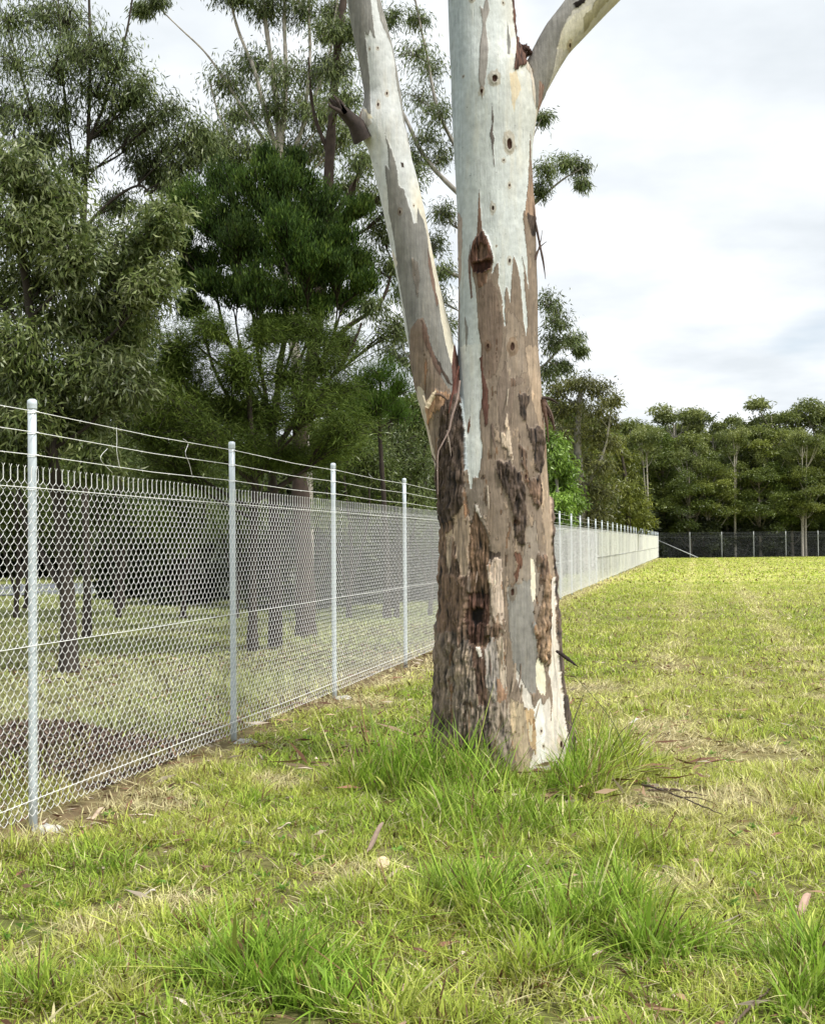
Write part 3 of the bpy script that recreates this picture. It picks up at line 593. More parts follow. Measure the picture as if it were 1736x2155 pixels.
# ------------------------------------------------------------------ fences
NSP = 37; SP = 3.0
def fpos(s): return P1 + FDIR * s            # s metres along the fence from the first post
CORNER = fpos(NSP * SP)
fence = empty('chain_link_fence', P1, 'silver galvanised chain link fence with three strand wires running from left foreground into the distance', 'fence')
def make_mesh(parent, o, d, n_, s0, s1, fine, top=1.845, bot=.085, wr=.0016, m=M_WIRE, name='mesh_panel', off=.034):
    """woven wires between s0 and s1 along direction d; n_ is the side facing the camera"""
    a = .0355; K = 50; h = .0352; top0 = bot + K * h
    s = np.arange(s0, s1, a); m_ = len(s); par = (np.round(s / a).astype(int) % 2)
    up = np.array([0, 0, 1.])
    t = np.arange(K + 1); side = ((t[None] + par[:, None]) % 2) * 2 - 1.       # -1/+1
    dep = .0042
    bow = .012 * fbm(s * .8, s * 0, 3, 2)[:, None] 
    if fine:       # flattened spiral: rising strands bow to the front, falling ones to the back
        xs = []; zs = []; ds = []
        for u, dd in ((0, 0), (.25, .72), (.5, 1.), (.75, .72)):
            xs.append(side * (a / 2 + .0015) * (1 - 2 * u)); zs.append(np.broadcast_to(bot + (t + u) * h, side.shape)); ds.append(-side * dd * .0068)
        X = np.stack(xs, -1).reshape(m_, -1)[:, :-3]; Zz = np.stack(zs, -1).reshape(m_, -1)[:, :-3]; D = np.stack(ds, -1).reshape(m_, -1)[:, :-3]
    else:
        X = side * (a / 2 + .0015); Zz = np.broadcast_to(bot + t * h, side.shape); D = side * 0
    sag = (.010 * fbm(s * 1.3, s * 0 + 2, 0, 2))[:, None] * 0
    zsh = .012 * fbm(s * .5, s * 0 + 8, 1, 3)[:, None]
    Pp = o + (s[:, None] + X)[..., None] * d + (Zz + zsh)[..., None] * up + (off + D + bow * np.sin(Zz / 1.85 * 3.14))[..., None] * n_
    g = Bag(); g.tubes(Pp, wr, 3)
    # twisted and splayed selvage at the top, knuckles at the bottom
    last = side[:, -1]; e = np.stack([Pp[:, -1], Pp[:, -1] + up * .018 + (last * .002)[:, None] * d, Pp[:, -1] + up * .048 + (-last * .001)[:, None] * d, Pp[:, -1] + up * .064 + (last * -.015)[:, None] * d], 1)
    g.tubes(e, wr, 3)
    return part(g, name, m, parent)
for k in (-2, -1, 0, 1, 2, 3, 4, 5): make_mesh(fence, P1, FDIR, FNRM, k * SP, (k + 1) * SP - .001, True)
for k0, k1 in ((6, 12), (12, 20), (20, 28), (28, NSP)):
    for k in range(k0, k1): make_mesh(fence, P1, FDIR, FNRM, k * SP, (k + 1) * SP - .001, k < 13)
def straight(parent, name, o, d, n_, s0, s1, z, r, m, off=.030, step=1.5, barb=False, sag=.012, twist=False):
    g = Bag(); s = np.arange(s0, s1 + step * .5, step)
    Pp = o + s[:, None] * d + (z - sag * np.sin((s % SP) / SP * np.pi))[:, None] * np.array([0, 0, 1.]) + off * n_
    g.tubes(Pp, r, 4)
    if barb:
        sb = np.arange(s0 + .2, min(s1, 30), .42)
        for q in sb:
            c = o + q * d + off * n_ + np.array([0, 0, z - sag * math.sin((q % SP) / SP * math.pi)])
            for _ in range(2):
                v = rs.normal(size=3); v /= np.linalg.norm(v); g.tubes(np.stack([c - v * .010, c, c + v * .010]), np.array([.0005, .0013, .0005]), 3)
    return part(g, name, m, parent)
S0, S1 = -2 * SP, NSP * SP
for z, b_ in ((2.195, True), (2.085, True), (1.965, True)): straight(fence, 'barbed_wire', P1, FDIR, FNRM, S0, S1, z, .0022, M_WIRE, barb=True, off=.027)
for z in (1.79, .965, .165): straight(fence, 'tension_wire', P1, FDIR, FNRM, S0, S1, z, .0022, M_WIRE, off=.037 if z < 1.5 else .043, sag=.004)
def make_post(parent, c, h, r, m, lean=(0, 0), cap=True, ties=True, n_=FNRM, d=FDIR):
    g = Bag(); top = c + np.array([lean[0], lean[1], h]); n = 8
    Pp = c + np.array([0, 0, -.1]) + (top - c + np.array([0, 0, .1])) * np.linspace(0, 1, n)[:, None]
    g.tubes(Pp, r, 20, cap=True); po = part(g, 'post', m, parent, smooth=False)
    po.data.polygons.foreach_set('use_smooth', [len(p.vertices) == 4 for p in po.data.polygons])
    if cap:
        g = Bag(); rr = np.array([r + .0025, r + .003, r + .003, r + .0035, r + .002, r * .6]); z = np.array([-.045, -.04, -.022, -.02, .002, .009])
        g.tubes(np.stack([top + np.array([0, 0, q]) for q in z]), rr, 20, cap=True); o = part(g, 'cap', m, None); o.parent = po
    if ties:
        a = np.linspace(0, 2 * np.pi, 17)
        for z in (2.195, 2.085, 1.965, 1.79):
            g = Bag(); q = (c + (top - c) * z / h) + np.stack([np.cos(a) * (r + .002), np.sin(a) * (r + .002), .008 * np.sin(a)], -1); g.tubes(q, .0016, 4)
            q0 = c + (top - c) * z / h + n_ * (r + .001) + d * .018; g.tubes(np.stack([q0 - d * .02, q0 + np.array([0, 0, .004]), q0 + d * .022, q0 + d * .034 + n_ * .006]), .0022, 4)
            o = part(g, 'tie_wire', M_WIRE, None); o.parent = po
    return po
near = {0: gnd(70, 1745), 1: gnd(497, 1562), 2: gnd(711, 1470), 3: gnd(860, 1405)}
leans = {0: (0, 0), 1: (-.001, 0), 2: (.004, 0), 3: (.003, 0)}
FOOT = []
for k in range(-2, NSP + 1):
    c = fpos(k * SP)
    if k in near:       # keep on the fence line, take the photographed spacing
        s = (near[k] - P1) @ FDIR; c = fpos(s)
    else:
        c = c + FDIR * rs.uniform(-.04, .04)
    ln = leans.get(k, (rs.uniform(-.012, .012), rs.uniform(-.012, .012)))
    make_post(fence, c, 2.255, .0228 if k < NSP else .03, M_ZINC, ln, ties=k < 7)
    if k < 8: FOOT.append(c)
def footing(c, label, w):
    n, r_ = 26, 6; th = np.arange(n) / n * 2 * np.pi; V = []; 
    for j in range(r_):
        f = j / (r_ - 1)
        rr = (w * (1 - .55 * f)) * (1 + .35 * fbm(np.cos(th) * 1.5 + c[0] * 9, np.sin(th) * 1.5 + c[1] * 3, f, 3)); z = -.03 + .055 * f + .015 * fbm(np.cos(th) * 3 + c[1], np.sin(th) * 3, f * 3, 2)
        V.append(np.stack([rr * np.cos(th) * 1.25, rr * np.sin(th), z], -1))
    V = np.array(V); i = np.arange(n * r_).reshape(r_, n); a = i[:-1]; b = i[1:]
    V = np.concatenate([V.reshape(-1, 3), [[0, 0, .03]]]); T = np.stack([i[-1], np.roll(i[-1], -1), np.full(n, n * r_)], -1)
    o = mesh_np('concrete_footing', V, [np.stack([a, np.roll(a, -1, 1), np.roll(b, -1, 1), b], -1).reshape(-1, 4), T], M_CONC)
    o.location = Vector(c + np.array([.09, -.05, .0]) ); tag(o, label, 'footing', 'concrete footings at the fence posts')
for c, lb in zip(FOOT[2:], ('pale broken concrete collar at the foot of the nearest fence post at left', 'crumbling concrete collar at the foot of the second fence post', 'flat white concrete collar at the foot of the third fence post')):
    footing(c, lb, .095)
# loose wire tails hanging on the strand wires
def fpt(x, y):
    v = dirpx(x, y); t_ = (.032 - fdist(0., 0.)) / (v[0] * FNRM[0] + v[1] * FNRM[1]); return CAM + v * t_
def wloop(pts):
    g = Bag(); g.tubes(catmull([fpt(x, y) for x, y in pts], 22), .0016, 4); part(g, 'loose_wire', M_WIRE, fence)
wloop([(385, 923), (396, 933), (390, 953), (398, 975), (404, 999)])
wloop([(245, 899), (246, 925), (246, 952), (252, 984)])
wloop([(226, 944), (213, 959), (215, 972), (237, 995)])
# far fence
fd2 = gnd(1740, 1171.5); 
D2 = np.array([math.cos(-.10), math.sin(-.10), 0]); N2 = np.array([-D2[1] * -1, -D2[0], 0]); N2 = np.array([D2[1], -D2[0], 0])
farf = empty('chain_link_fence', CORNER, 'grey see-through wire fence crossing the far end of the paddock in front of the forest', 'fence')
for k in range(0, 11): make_mesh(farf, CORNER, D2, N2, k * 2.75, (k + 1) * 2.75 - .001, False, wr=.0021, m=M_WIREFAR)
for k in range(1, 12): make_post(farf, CORNER + D2 * 2.75 * k, 2.25, .034, M_ZFAR, ties=False)
for z in (2.19, 2.08, 1.96, 1.79): straight(farf, 'strand_wire', CORNER, D2, N2, 0, 30, z, .004, M_WIREFAR)
for k in (-1,): 
    g = Bag(); g.tubes(np.stack([CORNER + np.array([0, 0, 1.55]) - FNRM * 0 + N2 * .06, CORNER + D2 * 3.1 + N2 * 3 + np.array([0, 0, .02])]), .035, 10, cap=True); part(g, 'brace', M_ZFAR, farf)
# ------------------------------------------------------------------ tree builder
def P3(px, py, Y): return pt(px, py, Y)
BARKC = dict(brown=(.05, .040, .031), grey=(.27, .25, .22), pale=(.42, .38, .33), dark=(.045, .034, .027), red=(.065, .046, .036))
def grow(root, trunks, clumps, Y, pal, leaf=(.11, .018), per=900, wood='grey', droop=.7, mat_=None, twigs=26, fold=.15, limb_r=.03, up=0., attach=None, ysp=1., dense=1., wig=.35, upright=False):
    """trunks: list of ([(px,py,dy)...], r0, r1); clumps: (px, py, rpx[, dy]) ; everything is placed in metres at depth Y"""
    g = Bag(); paths = []; wc = np.array(BARKC[wood]); s = Y / FPX
    for pts, r0, r1 in trunks:
        n = 40; P = catmull([pt(a[0], a[1], Y + (a[2] if len(a) > 2 else 0)) for a in pts], n)
        P[:, 0] += .05 * fbm(P[:, 2] * .8, P[:, 0] * 0 + Y, 1, 3); R = np.linspace(r0, r1, n)**1.0
        R[:4] *= np.array([1.35, 1.2, 1.1, 1.04]); paths.append((P, R)); g.tubes(P, R * (1 + .08 * rs.normal(size=n)), 9, col=wc * rs.uniform(.85, 1.1))
    lv = Bag(); leafc = []
    allP = np.concatenate([p for p, r in paths]); allR = np.concatenate([r for p, r in paths])
    for cl in clumps:
        px, py, rp = cl[:3]; dy = cl[3] if len(cl) > 3 else rs.uniform(-.9, .9) * rp * s * 1.6 * ysp
        c = pt(px, py, Y + dy); r = rp * s
        # limb from the trunk to the clump
        hd = np.linalg.norm((allP - c)[:, :2], axis=1); want = c[2] - np.maximum(.35 * r, .75 * hd)
        sc__ = np.abs(allP[:, 2] - want) + .5 * hd; j = int(np.argmin(sc__)); a = allP[j]
        m1 = a + (c - a) * .45 + np.array([rs.normal() * .12, rs.normal() * .12, -.10]) * np.linalg.norm(c - a) * wig
        n = 14; P = catmull([a, m1, c + np.array([0, 0, -.15 * r])], n); r0 = min(allR[j] * .75, limb_r * (.6 + .25 * np.linalg.norm(c - a)))
        g.tubes(P, np.linspace(r0, .008, n), 6, col=wc * rs.uniform(.7, 1.1))
        # twigs
        K = max(5, int(twigs)); d = rs.normal(size=(K, 3)); d[:, 2] = d[:, 2] * .75 + .25 + up; d /= np.linalg.norm(d, axis=1, keepdims=True)
        rad = r * rs.uniform(.55, 1.05, K)[:, None] * np.array([1, ysp, .9])
        st = P[rs.randint(n // 2, n, K)]; en = c + d * rad
        mid = (st + en) / 2 + np.array([0, 0, .12]) * r + rs.normal(size=(K, 3)) * r * .08
        tt = np.linspace(0, 1, 6)[None, :, None]
        TP = (1 - tt)**2 * st[:, None] + 2 * tt * (1 - tt) * mid[:, None] + tt**2 * en[:, None]
        if not upright: TP[..., 2] -= (tt[..., 0]**3) * r * .18
        g.tubes(TP, np.linspace(.011, .003, 6)[None] * (1 + r * .3), 3, col=wc * .7)
        # leaves on sprays along the outer part of each twig
        nl = int(per * dense); ti = rs.randint(0, K, nl); u = rs.beta(2.2, 1.1, nl); seg = TP[ti]; f = u * 5; k0 = np.clip(f.astype(int), 0, 4); fr = (f - k0)[:, None]
        base = seg[np.arange(nl), k0] * (1 - fr) + seg[np.arange(nl), k0 + 1] * fr
        spr = rs.normal(size=(nl, 3)) * r * (.13 if upright else .21) * (.5 + u[:, None])
        base = base + spr; tdir = seg[:, -1] - seg[:, -2]; tdir /= np.linalg.norm(tdir, axis=1, keepdims=True) + 1e-9
        dr = rs.normal(size=(nl, 3)) * .55 + tdir * .5 + np.array([0, 0, -1.]) * droop + (np.array([0, 0, 1.4]) if upright else 0)
        le = leaf[0] * rs.uniform(.55, 1.25, nl); wi = leaf[1] * rs.uniform(.7, 1.3, nl)
        tone = rs.uniform(size=nl) * .55 + .45 * rs.uniform(size=K)[ti]
        pa = np.array(pal); x = np.clip(tone, 0, .999) * (len(pa) - 1); i0 = x.astype(int); col = lerp(0, 1, x - i0) * 0 + pa[i0] + (pa[np.minimum(i0 + 1, len(pa) - 1)] - pa[i0]) * (x - i0)[:, None]
        col = col * rs.uniform(.8, 1.2, (nl, 1)) * (1 + .15 * rs.normal())
        lv.leaves(base, dr, le, wi, np.clip(col, .004, .8), fold)
    keep(g.build('trunk', M_TWIG, None, True), root); keep(lv.build('crown', mat_ or M_LEAF), root)
OLIVE = [(.026, .042, .009), (.070, .105, .022), (.135, .175, .044), (.24, .275, .11)]  # palest tone imitates light glinting on leaves
GUMG = [(.034, .052, .014), (.080, .115, .030), (.15, .19, .055), (.27, .30, .13)]  # last tone kept pale as a painted leaf glint
DEEP = [(.012, .029, .005), (.028, .060, .009), (.064, .112, .016), (.145, .20, .034)]
WISP = [(.028, .044, .008), (.056, .090, .013), (.10, .145, .022), (.17, .215, .042)]
def tree(name, label, basepx, Y, **k):
    b = pt(basepx, 1200, Y); r = empty(name, (b[0], b[1], 0), label, k.pop('cat', 'tree'), k.pop('group', None)); grow(r, Y=Y, **k); return r
# near left gum with large leaves
tree('gum_tree', 'leafy gum at the left edge behind the nearest fence post, dark leaning trunk', 148, 15.5,
     trunks=[([(148, 1420), (142, 1250), (125, 1080), (105, 930), (88, 820), (62, 640), (40, 480), (30, 350)], .105, .03), ([(105, 930, 0), (150, 780, .3), (200, 640, .5), (250, 500, .6)], .06, .025), ([(142, 1250), (60, 1120, .3), (30, 1000, .4), (-10, 900)], .05, .02)],
     clumps=[(-40, 340, 90), (40, 350, 85), (110, 410, 80), (30, 470, 90), (-30, 600, 95), (80, 580, 90), (160, 540, 75), (120, 680, 90), (30, 720, 95), (200, 650, 80), (250, 560, 70), (310, 500, 70), (330, 590, 60), (270, 700, 75), (180, 770, 85), (80, 800, 80), (260, 800, 70),
             (-20, 800, 80), (40, 880, 70), (170, 880, 70), (120, 480, 60), (350, 450, 45), (30, 960, 60), (-30, 920, 60), (200, 960, 50)],
     pal=OLIVE + [(.26, .28, .17)], leaf=(.125, .025), per=2000, wood='brown', droop=.6, twigs=36)
# slender gum behind it
tree('gum_tree', 'slender gum with thin bare upright stems and airy crown reaching the top left corner', 185, 21.,
     trunks=[([(185, 1340), (182, 1100), (178, 850), (172, 600), (178, 480), (188, 300), (192, 120), (190, -60)], .065, .02), ([(188, 300), (230, 200), (270, 60), (290, -60)], .03, .012), ([(178, 480), (150, 300), (130, 100), (125, -80)], .025, .01), ([(175, 560), (90, 420), (40, 300), (-20, 180)], .03, .01), ([(172, 520), (110, 330), (60, 200), (20, 60)], .035, .012), ([(178, 480), (240, 420), (300, 390), (330, 430), (370, 480)], .03, .012)],
     clumps=[(20, 30, 75), (90, 20, 70), (150, 40, 65), (30, 130, 75), (110, 130, 70), (60, 220, 70), (0, 230, 60), (120, 230, 55), (160, 100, 50), (210, 90, 70), (250, 130, 70), (200, 190, 70), (270, 210, 65), (310, 180, 45), (230, 270, 55), (310, 270, 60), (360, 230, 50), (350, 300, 60), (410, 270, 50), (400, 330, 55), (440, 300, 40), (290, 340, 50), (100, 290, 50), (160, 340, 50), (350, 370, 50), (130, 420, 50), (60, 310, 50), (250, 420, 45), (310, 450, 45), (200, 480, 45), (380, 390, 40)],
     pal=GUMG, leaf=(.125, .019), per=1150, wood='brown', droop=1.15, twigs=28)
tree('gum_tree', 'tall multi stemmed gum with pale trunks above the dark bushy tree', 590, 26.,
     trunks=[([(648, 1300), (640, 900), (600, 600), (590, 420), (588, 300), (580, 200), (560, 60), (550, -120)], .12, .03), ([(588, 330), (560, 240), (535, 150), (500, 60), (470, -80)], .06, .02), ([(590, 320), (600, 200), (598, 60), (605, -120)], .06, .03), ([(590, 400), (640, 260), (690, 120), (720, -60)], .06, .02),
             ([(560, 300), (480, 180), (430, 110), (380, 60), (330, 10)], .03, .01), ([(592, 500), (540, 360), (470, 260), (440, 170)], .04, .015), ([(640, 260), (650, 120), (650, -100)], .04, .02)],
     clumps=[(480, 170, 55), (540, 130, 55), (600, 150, 60), (660, 150, 60), (500, 240, 60), (570, 230, 65), (640, 230, 65), (700, 220, 60), (540, 310, 55), (620, 310, 60), (690, 310, 55), (740, 270, 45), (460, 290, 45), (480, 330, 45), (715, 130, 45), (560, 20, 40), (510, -10, 40), (640, 20, 50), (600, -40, 50), (330, -5, 30), (300, 15, 22), (470, -30, 40), (700, 20, 40), (730, 60, 40)],
     pal=GUMG, leaf=(.145, .022), per=1150, wood='pale', droop=1.15, twigs=28)
# dark bushy tree
bush = [(420, 420, 60), (470, 380, 55), (530, 370, 55), (590, 365, 50), (640, 385, 55), (690, 430, 55), (735, 500, 50), (750, 560, 45), (440, 480, 60), (500, 450, 65), (570, 440, 65), (630, 460, 60), (680, 510, 60), (420, 545, 55), (480, 540, 65), (545, 530, 70), (610, 545, 65), (670, 580, 60), (720, 630, 50), (440, 600, 50), (500, 610, 60), (560, 620, 60), (620, 630, 55), (670, 650, 45), (560, 690, 50), (620, 700, 45), (500, 500, 60, -1.2), (590, 480, 60, -1.3), (540, 590, 60, -1.3), (650, 540, 55, -1.2), (700, 560, 45, -1.)]
tree('wattle_tree', 'dense dark green bushy tree with rounded crown and many dark upright stems', 575, 18.5,
     trunks=[([(575, 1360), (578, 1200), (575, 1050), (572, 930), (585, 800), (600, 700), (600, 560)], .09, .03), ([(575, 1000), (520, 900), (460, 800), (430, 700), (410, 620)], .035, .015), ([(572, 930), (555, 820), (540, 720), (520, 600)], .04, .015), ([(575, 960), (640, 840), (690, 740), (720, 640)], .035, .015), ([(572, 900), (500, 800), (430, 740), (370, 690)], .03, .008), ([(560, 860), (510, 740), (490, 650)], .025, .01), ([(585, 820), (620, 720), (640, 620)], .025, .01),
             ([(560, 900), (500, 760), (470, 690), (450, 600)], .035, .015), ([(590, 820), (640, 740), (660, 640)], .035, .015), ([(520, 900), (430, 860), (380, 790), (350, 700)], .03, .012)],
     clumps=[(a[0] + rs.uniform(-8, 8), a[1] + rs.uniform(-8, 8), a[2] * .86) + tuple(a[3:]) for a in bush] + [(370, 500, 35), (385, 580, 35), (380, 440, 30), (755, 440, 30), (765, 600, 35), (400, 650, 35), (560, 330, 28), (620, 340, 28)], pal=DEEP, leaf=(.085, .015), per=3300, wood='dark', droop=-.25, twigs=34, mat_=M_FINE, upright=True, ysp=1.0, limb_r=.02)
tree('sheoak_tree', 'wispy olive needle-leaved tree spreading below the dark bushy crown', 560, 17.4,
     trunks=[([(530, 1370), (535, 1100), (530, 950), (520, 820), (500, 720)], .06, .025), ([(540, 1000), (640, 860), (720, 760), (760, 680)], .04, .015), ([(535, 960), (430, 880), (370, 780)], .035, .015)],
     clumps=[(500, 760, 60), (400, 830, 65), (440, 690, 45), (370, 770, 45), (520, 800, 75), (600, 790, 75), (670, 760, 70), (720, 720, 55), (480, 860, 75), (570, 870, 75), (650, 850, 75), (720, 820, 65), (380, 720, 60), (360, 850, 70), (420, 920, 70), (520, 940, 65), (300, 900, 65), (250, 740, 50), (310, 790, 55), (560, 700, 45), (640, 690, 45), (600, 960, 45), (740, 900, 60), (690, 940, 55), (340, 960, 60), (270, 820, 50)],
     pal=WISP, leaf=(.115, .008), per=3500, wood='dark', droop=.1, twigs=40, mat_=M_FINE, fold=.05)
tree('pine_shrub', 'bright green feathery bush beside the left limb of the big tree', 800, 22.,
     trunks=[([(815, 1300), (810, 1050), (800, 900), (800, 800)], .06, .02)], cat='bush',
     clumps=[(760, 810, 45), (800, 790, 50), (840, 820, 40), (790, 850, 50), (840, 870, 40), (760, 870, 40)], pal=[(.03, .07, .008), (.06, .12, .012), (.11, .19, .02)], leaf=(.12, .007), per=1900, wood='dark', droop=-.1, twigs=34, mat_=M_FINE, fold=.05, upright=True)
tree('stringybark_tree', 'tall tree with reddish peeling fibrous trunk right of the second fence post', 640, 20.6,
     trunks=[([(646, 1345), (640, 1200), (636, 1050), (632, 930), (650, 800), (672, 650), (688, 480), (696, 320), (705, 180), (720, 40), (740, -80)], .15, .05), ([(688, 480), (740, 400), (780, 330), (830, 280)], .06, .02), ([(650, 800), (720, 700), (800, 640), (830, 560)], .05, .02), ([(696, 330), (660, 230), (650, 120)], .04, .015)],
     clumps=[(760, 330, 45), (700, 140, 50), (730, 200, 45), (790, 410, 50), (740, 60, 45), (800, 480, 45), (760, 540, 40), (820, 560, 45), (850, 420, 40), (690, 60, 40), (870, 360, 45), (780, 640, 45), (840, 680, 40), (730, 390, 45)],
     pal=GUMG, leaf=(.12, .018), per=1000, wood='red', droop=.9, twigs=24)
for x0, lb, cl, pl in ((250, 'broad dark scrubby tree filling the gap between the leaning gum and the dark bushy tree', [(200, 620, 60), (260, 640, 65), (300, 660, 55), (290, 720, 60), (230, 720, 65), (200, 820, 70), (290, 820, 70), (370, 800, 70), (340, 580, 45), (280, 570, 45), (410, 760, 55), (250, 900, 70), (350, 900, 70), (180, 900, 60), (400, 850, 60)], OLIVE),
                      (60, 'dense scrubby gum low at the far left edge', [(-40, 700, 80), (20, 760, 80), (90, 800, 80), (-20, 850, 80), (60, 900, 80), (130, 900, 70), (-40, 960, 80), (40, 990, 70), (110, 990, 70), (150, 820, 60)], OLIVE),
                      (820, 'dark leafy scrub tree between the third post and the left limb', [(760, 920, 50), (810, 900, 55), (860, 900, 50), (780, 980, 55), (840, 970, 55), (890, 960, 50), (720, 980, 50), (880, 860, 40), (900, 900, 40), (700, 900, 45)], WISP + [(.16, .17, .08)])):
    tree('scrub_tree', lb, x0, 27.5, trunks=[([(x0, 1280), (x0 + 5, 1100), (x0 - 4, 950), (x0 + 15, 800)], .10, .03), ([(x0, 1200), (x0 + 60, 1000), (x0 + 90, 880)], .05, .02), ([(x0, 1200), (x0 - 50, 1000), (x0 - 60, 900)], .05, .02)], clumps=cl, pal=pl, leaf=(.14, .022), per=1300, wood='dark', droop=.6, twigs=26)
# gum behind the big trunk: sprays either side
tree('gum_tree', 'gum whose leafy sprays show on both sides of the big white trunk', 1010, 32.,
     trunks=[([(1010, 1260), (1010, 1000), (1005, 700), (1010, 400), (1000, 150), (980, -100)], .25, .06), ([(1010, 450), (900, 340), (860, 260), (820, 160), (800, 20)], .07, .02), ([(1010, 600), (900, 560), (840, 600)], .05, .02), ([(1010, 520), (1110, 440), (1180, 380), (1230, 350)], .05, .01), ([(1005, 780), (1120, 780), (1170, 740), (1200, 700)], .05, .012), ([(1010, 420), (1100, 320), (1140, 250)], .04, .01),
             ([(1010, 400), (930, 250), (900, 120), (860, -60)], .06, .02), ([(1010, 900), (900, 800), (850, 740)], .05, .02)],
     clumps=[(870, 110, 50), (910, 140, 45), (880, 200, 55), (920, 230, 45), (900, 290, 50), (930, 330, 40), (865, 330, 35), (830, 30, 35), (880, 40, 30), (925, 440, 32), (910, 510, 36), (930, 570, 36), (900, 610, 40), (870, 550, 36), (840, 620, 40), (850, 700, 42), (880, 760, 40), (820, 740, 36), (930, 680, 36),
             (1150, 350, 30), (1190, 340, 27), (1222, 345, 24), (1230, 385, 20), (1145, 395, 24), (1145, 245, 22), (1150, 630, 30), (1170, 670, 36), (1165, 720, 36), (1205, 715, 26), (1225, 735, 16), (1150, 780, 34), (1185, 770, 25)],
     pal=GUMG, leaf=(.17, .026), per=600, wood='grey', droop=.9, twigs=20)
# trees along the far part of the side fence
tree('young_tree', 'bright lime green young tree just right of the big trunk behind the fence', 1175, 50.,
     trunks=[([(1178, 1220), (1175, 1100), (1170, 1000), (1165, 930)], .10, .03)], clumps=[(1150, 920, 24), (1172, 935, 26), (1165, 965, 30), (1190, 985, 28), (1170, 1010, 32), (1200, 1030, 28), (1180, 1055, 34), (1210, 1060, 24), (1160, 1060, 30), (1190, 1085, 30), (1160, 1100, 30)],
     pal=[(.05, .10, .014), (.12, .21, .025), (.21, .33, .05), (.29, .40, .09)], leaf=(.22, .06), per=800, wood='grey', droop=.8)
tree('gum_tree', 'tall brown-green gum behind the fence right of the big trunk', 1220, 62.,
     trunks=[([(1225, 1200), (1222, 1050), (1215, 930), (1220, 840), (1225, 800)], .30, .08), ([(1222, 1050), (1270, 950), (1285, 860)], .1, .03)],
     clumps=[(1170, 820, 28), (1200, 805, 28), (1235, 805, 28), (1265, 815, 28), (1290, 840, 20), (1180, 860, 32), (1215, 850, 34), (1255, 860, 34), (1285, 880, 26), (1170, 900, 32), (1210, 905, 36), (1250, 915, 36), (1285, 930, 28), (1230, 965, 36), (1270, 980, 32), (1200, 970, 34), (1240, 1020, 38), (1280, 1035, 32), (1215, 1070, 38), (1260, 1080, 34)],
     pal=[(.045, .05, .015), (.10, .11, .03), (.17, .175, .045), (.24, .24, .075)], leaf=(.26, .055), per=620, wood='grey', droop=.7)
tree('gum_tree', 'olive cone shaped tree near the fence corner', 1320, 76.,
     trunks=[([(1325, 1190), (1322, 1100), (1315, 1000), (1308, 950)], .22, .05)], clumps=[(1300, 945, 20), (1318, 965, 24), (1300, 985, 26), (1330, 1000, 26), (1305, 1020, 30), (1340, 1035, 26), (1312, 1060, 32), (1350, 1065, 24), (1330, 1090, 32), (1295, 1090, 30), (1360, 1095, 22)],
     pal=[(.05, .065, .01), (.12, .145, .02), (.20, .225, .035), (.28, .30, .06)], leaf=(.30, .06), per=620, wood='brown', droop=.5)
# shrubs of the understorey behind the fence
SH = [(35, 24, 'olive shrub at the far left under the leaning gum', 75, 980), (250, 25, 'thin olive shrub between the first and second posts', 80, 985), (385, 23, 'twiggy olive shrub left of the second post', 75, 1000), (500, 26, 'olive shrub directly behind the second post', 75, 1000),
      (735, 24, 'leafy shrub behind the third post', 75, 985), (835, 25, 'pale leaved shrub behind the fourth post', 75, 975), (905, 27, 'dark shrub showing at the left edge of the big trunk', 70, 1000), (140, 27, 'dark shrub behind the leaning trunk', 80, 1010)]
for i, (x, Y, lb, r, yt) in enumerate(SH):
    tree('understorey_shrub', lb, x, Y, cat='shrub', group='understorey shrubs behind the fence', trunks=[([(x, 1300), (x + 5, 1150), (x - 8, yt + 20)], .05, .02), ([(x, 1250), (x + 40, 1100), (x + 45, yt + 40)], .03, .012), ([(x, 1250), (x - 40, 1100), (x - 45, yt + 40)], .03, .012)],
         clumps=[(x - 45, yt, r * .7), (x + 10, yt - 40, r * .7), (x + 50, yt, r * .7), (x - 20, yt + 60, r * .75), (x + 35, yt + 75, r * .7), (x - 55, yt + 90, r * .6), (x + 5, yt + 130, r * .5)],
         pal=OLIVE if i % 2 else WISP + [(.16, .17, .08)], leaf=(.12, .019), per=1500, wood='dark', droop=.4, twigs=26)
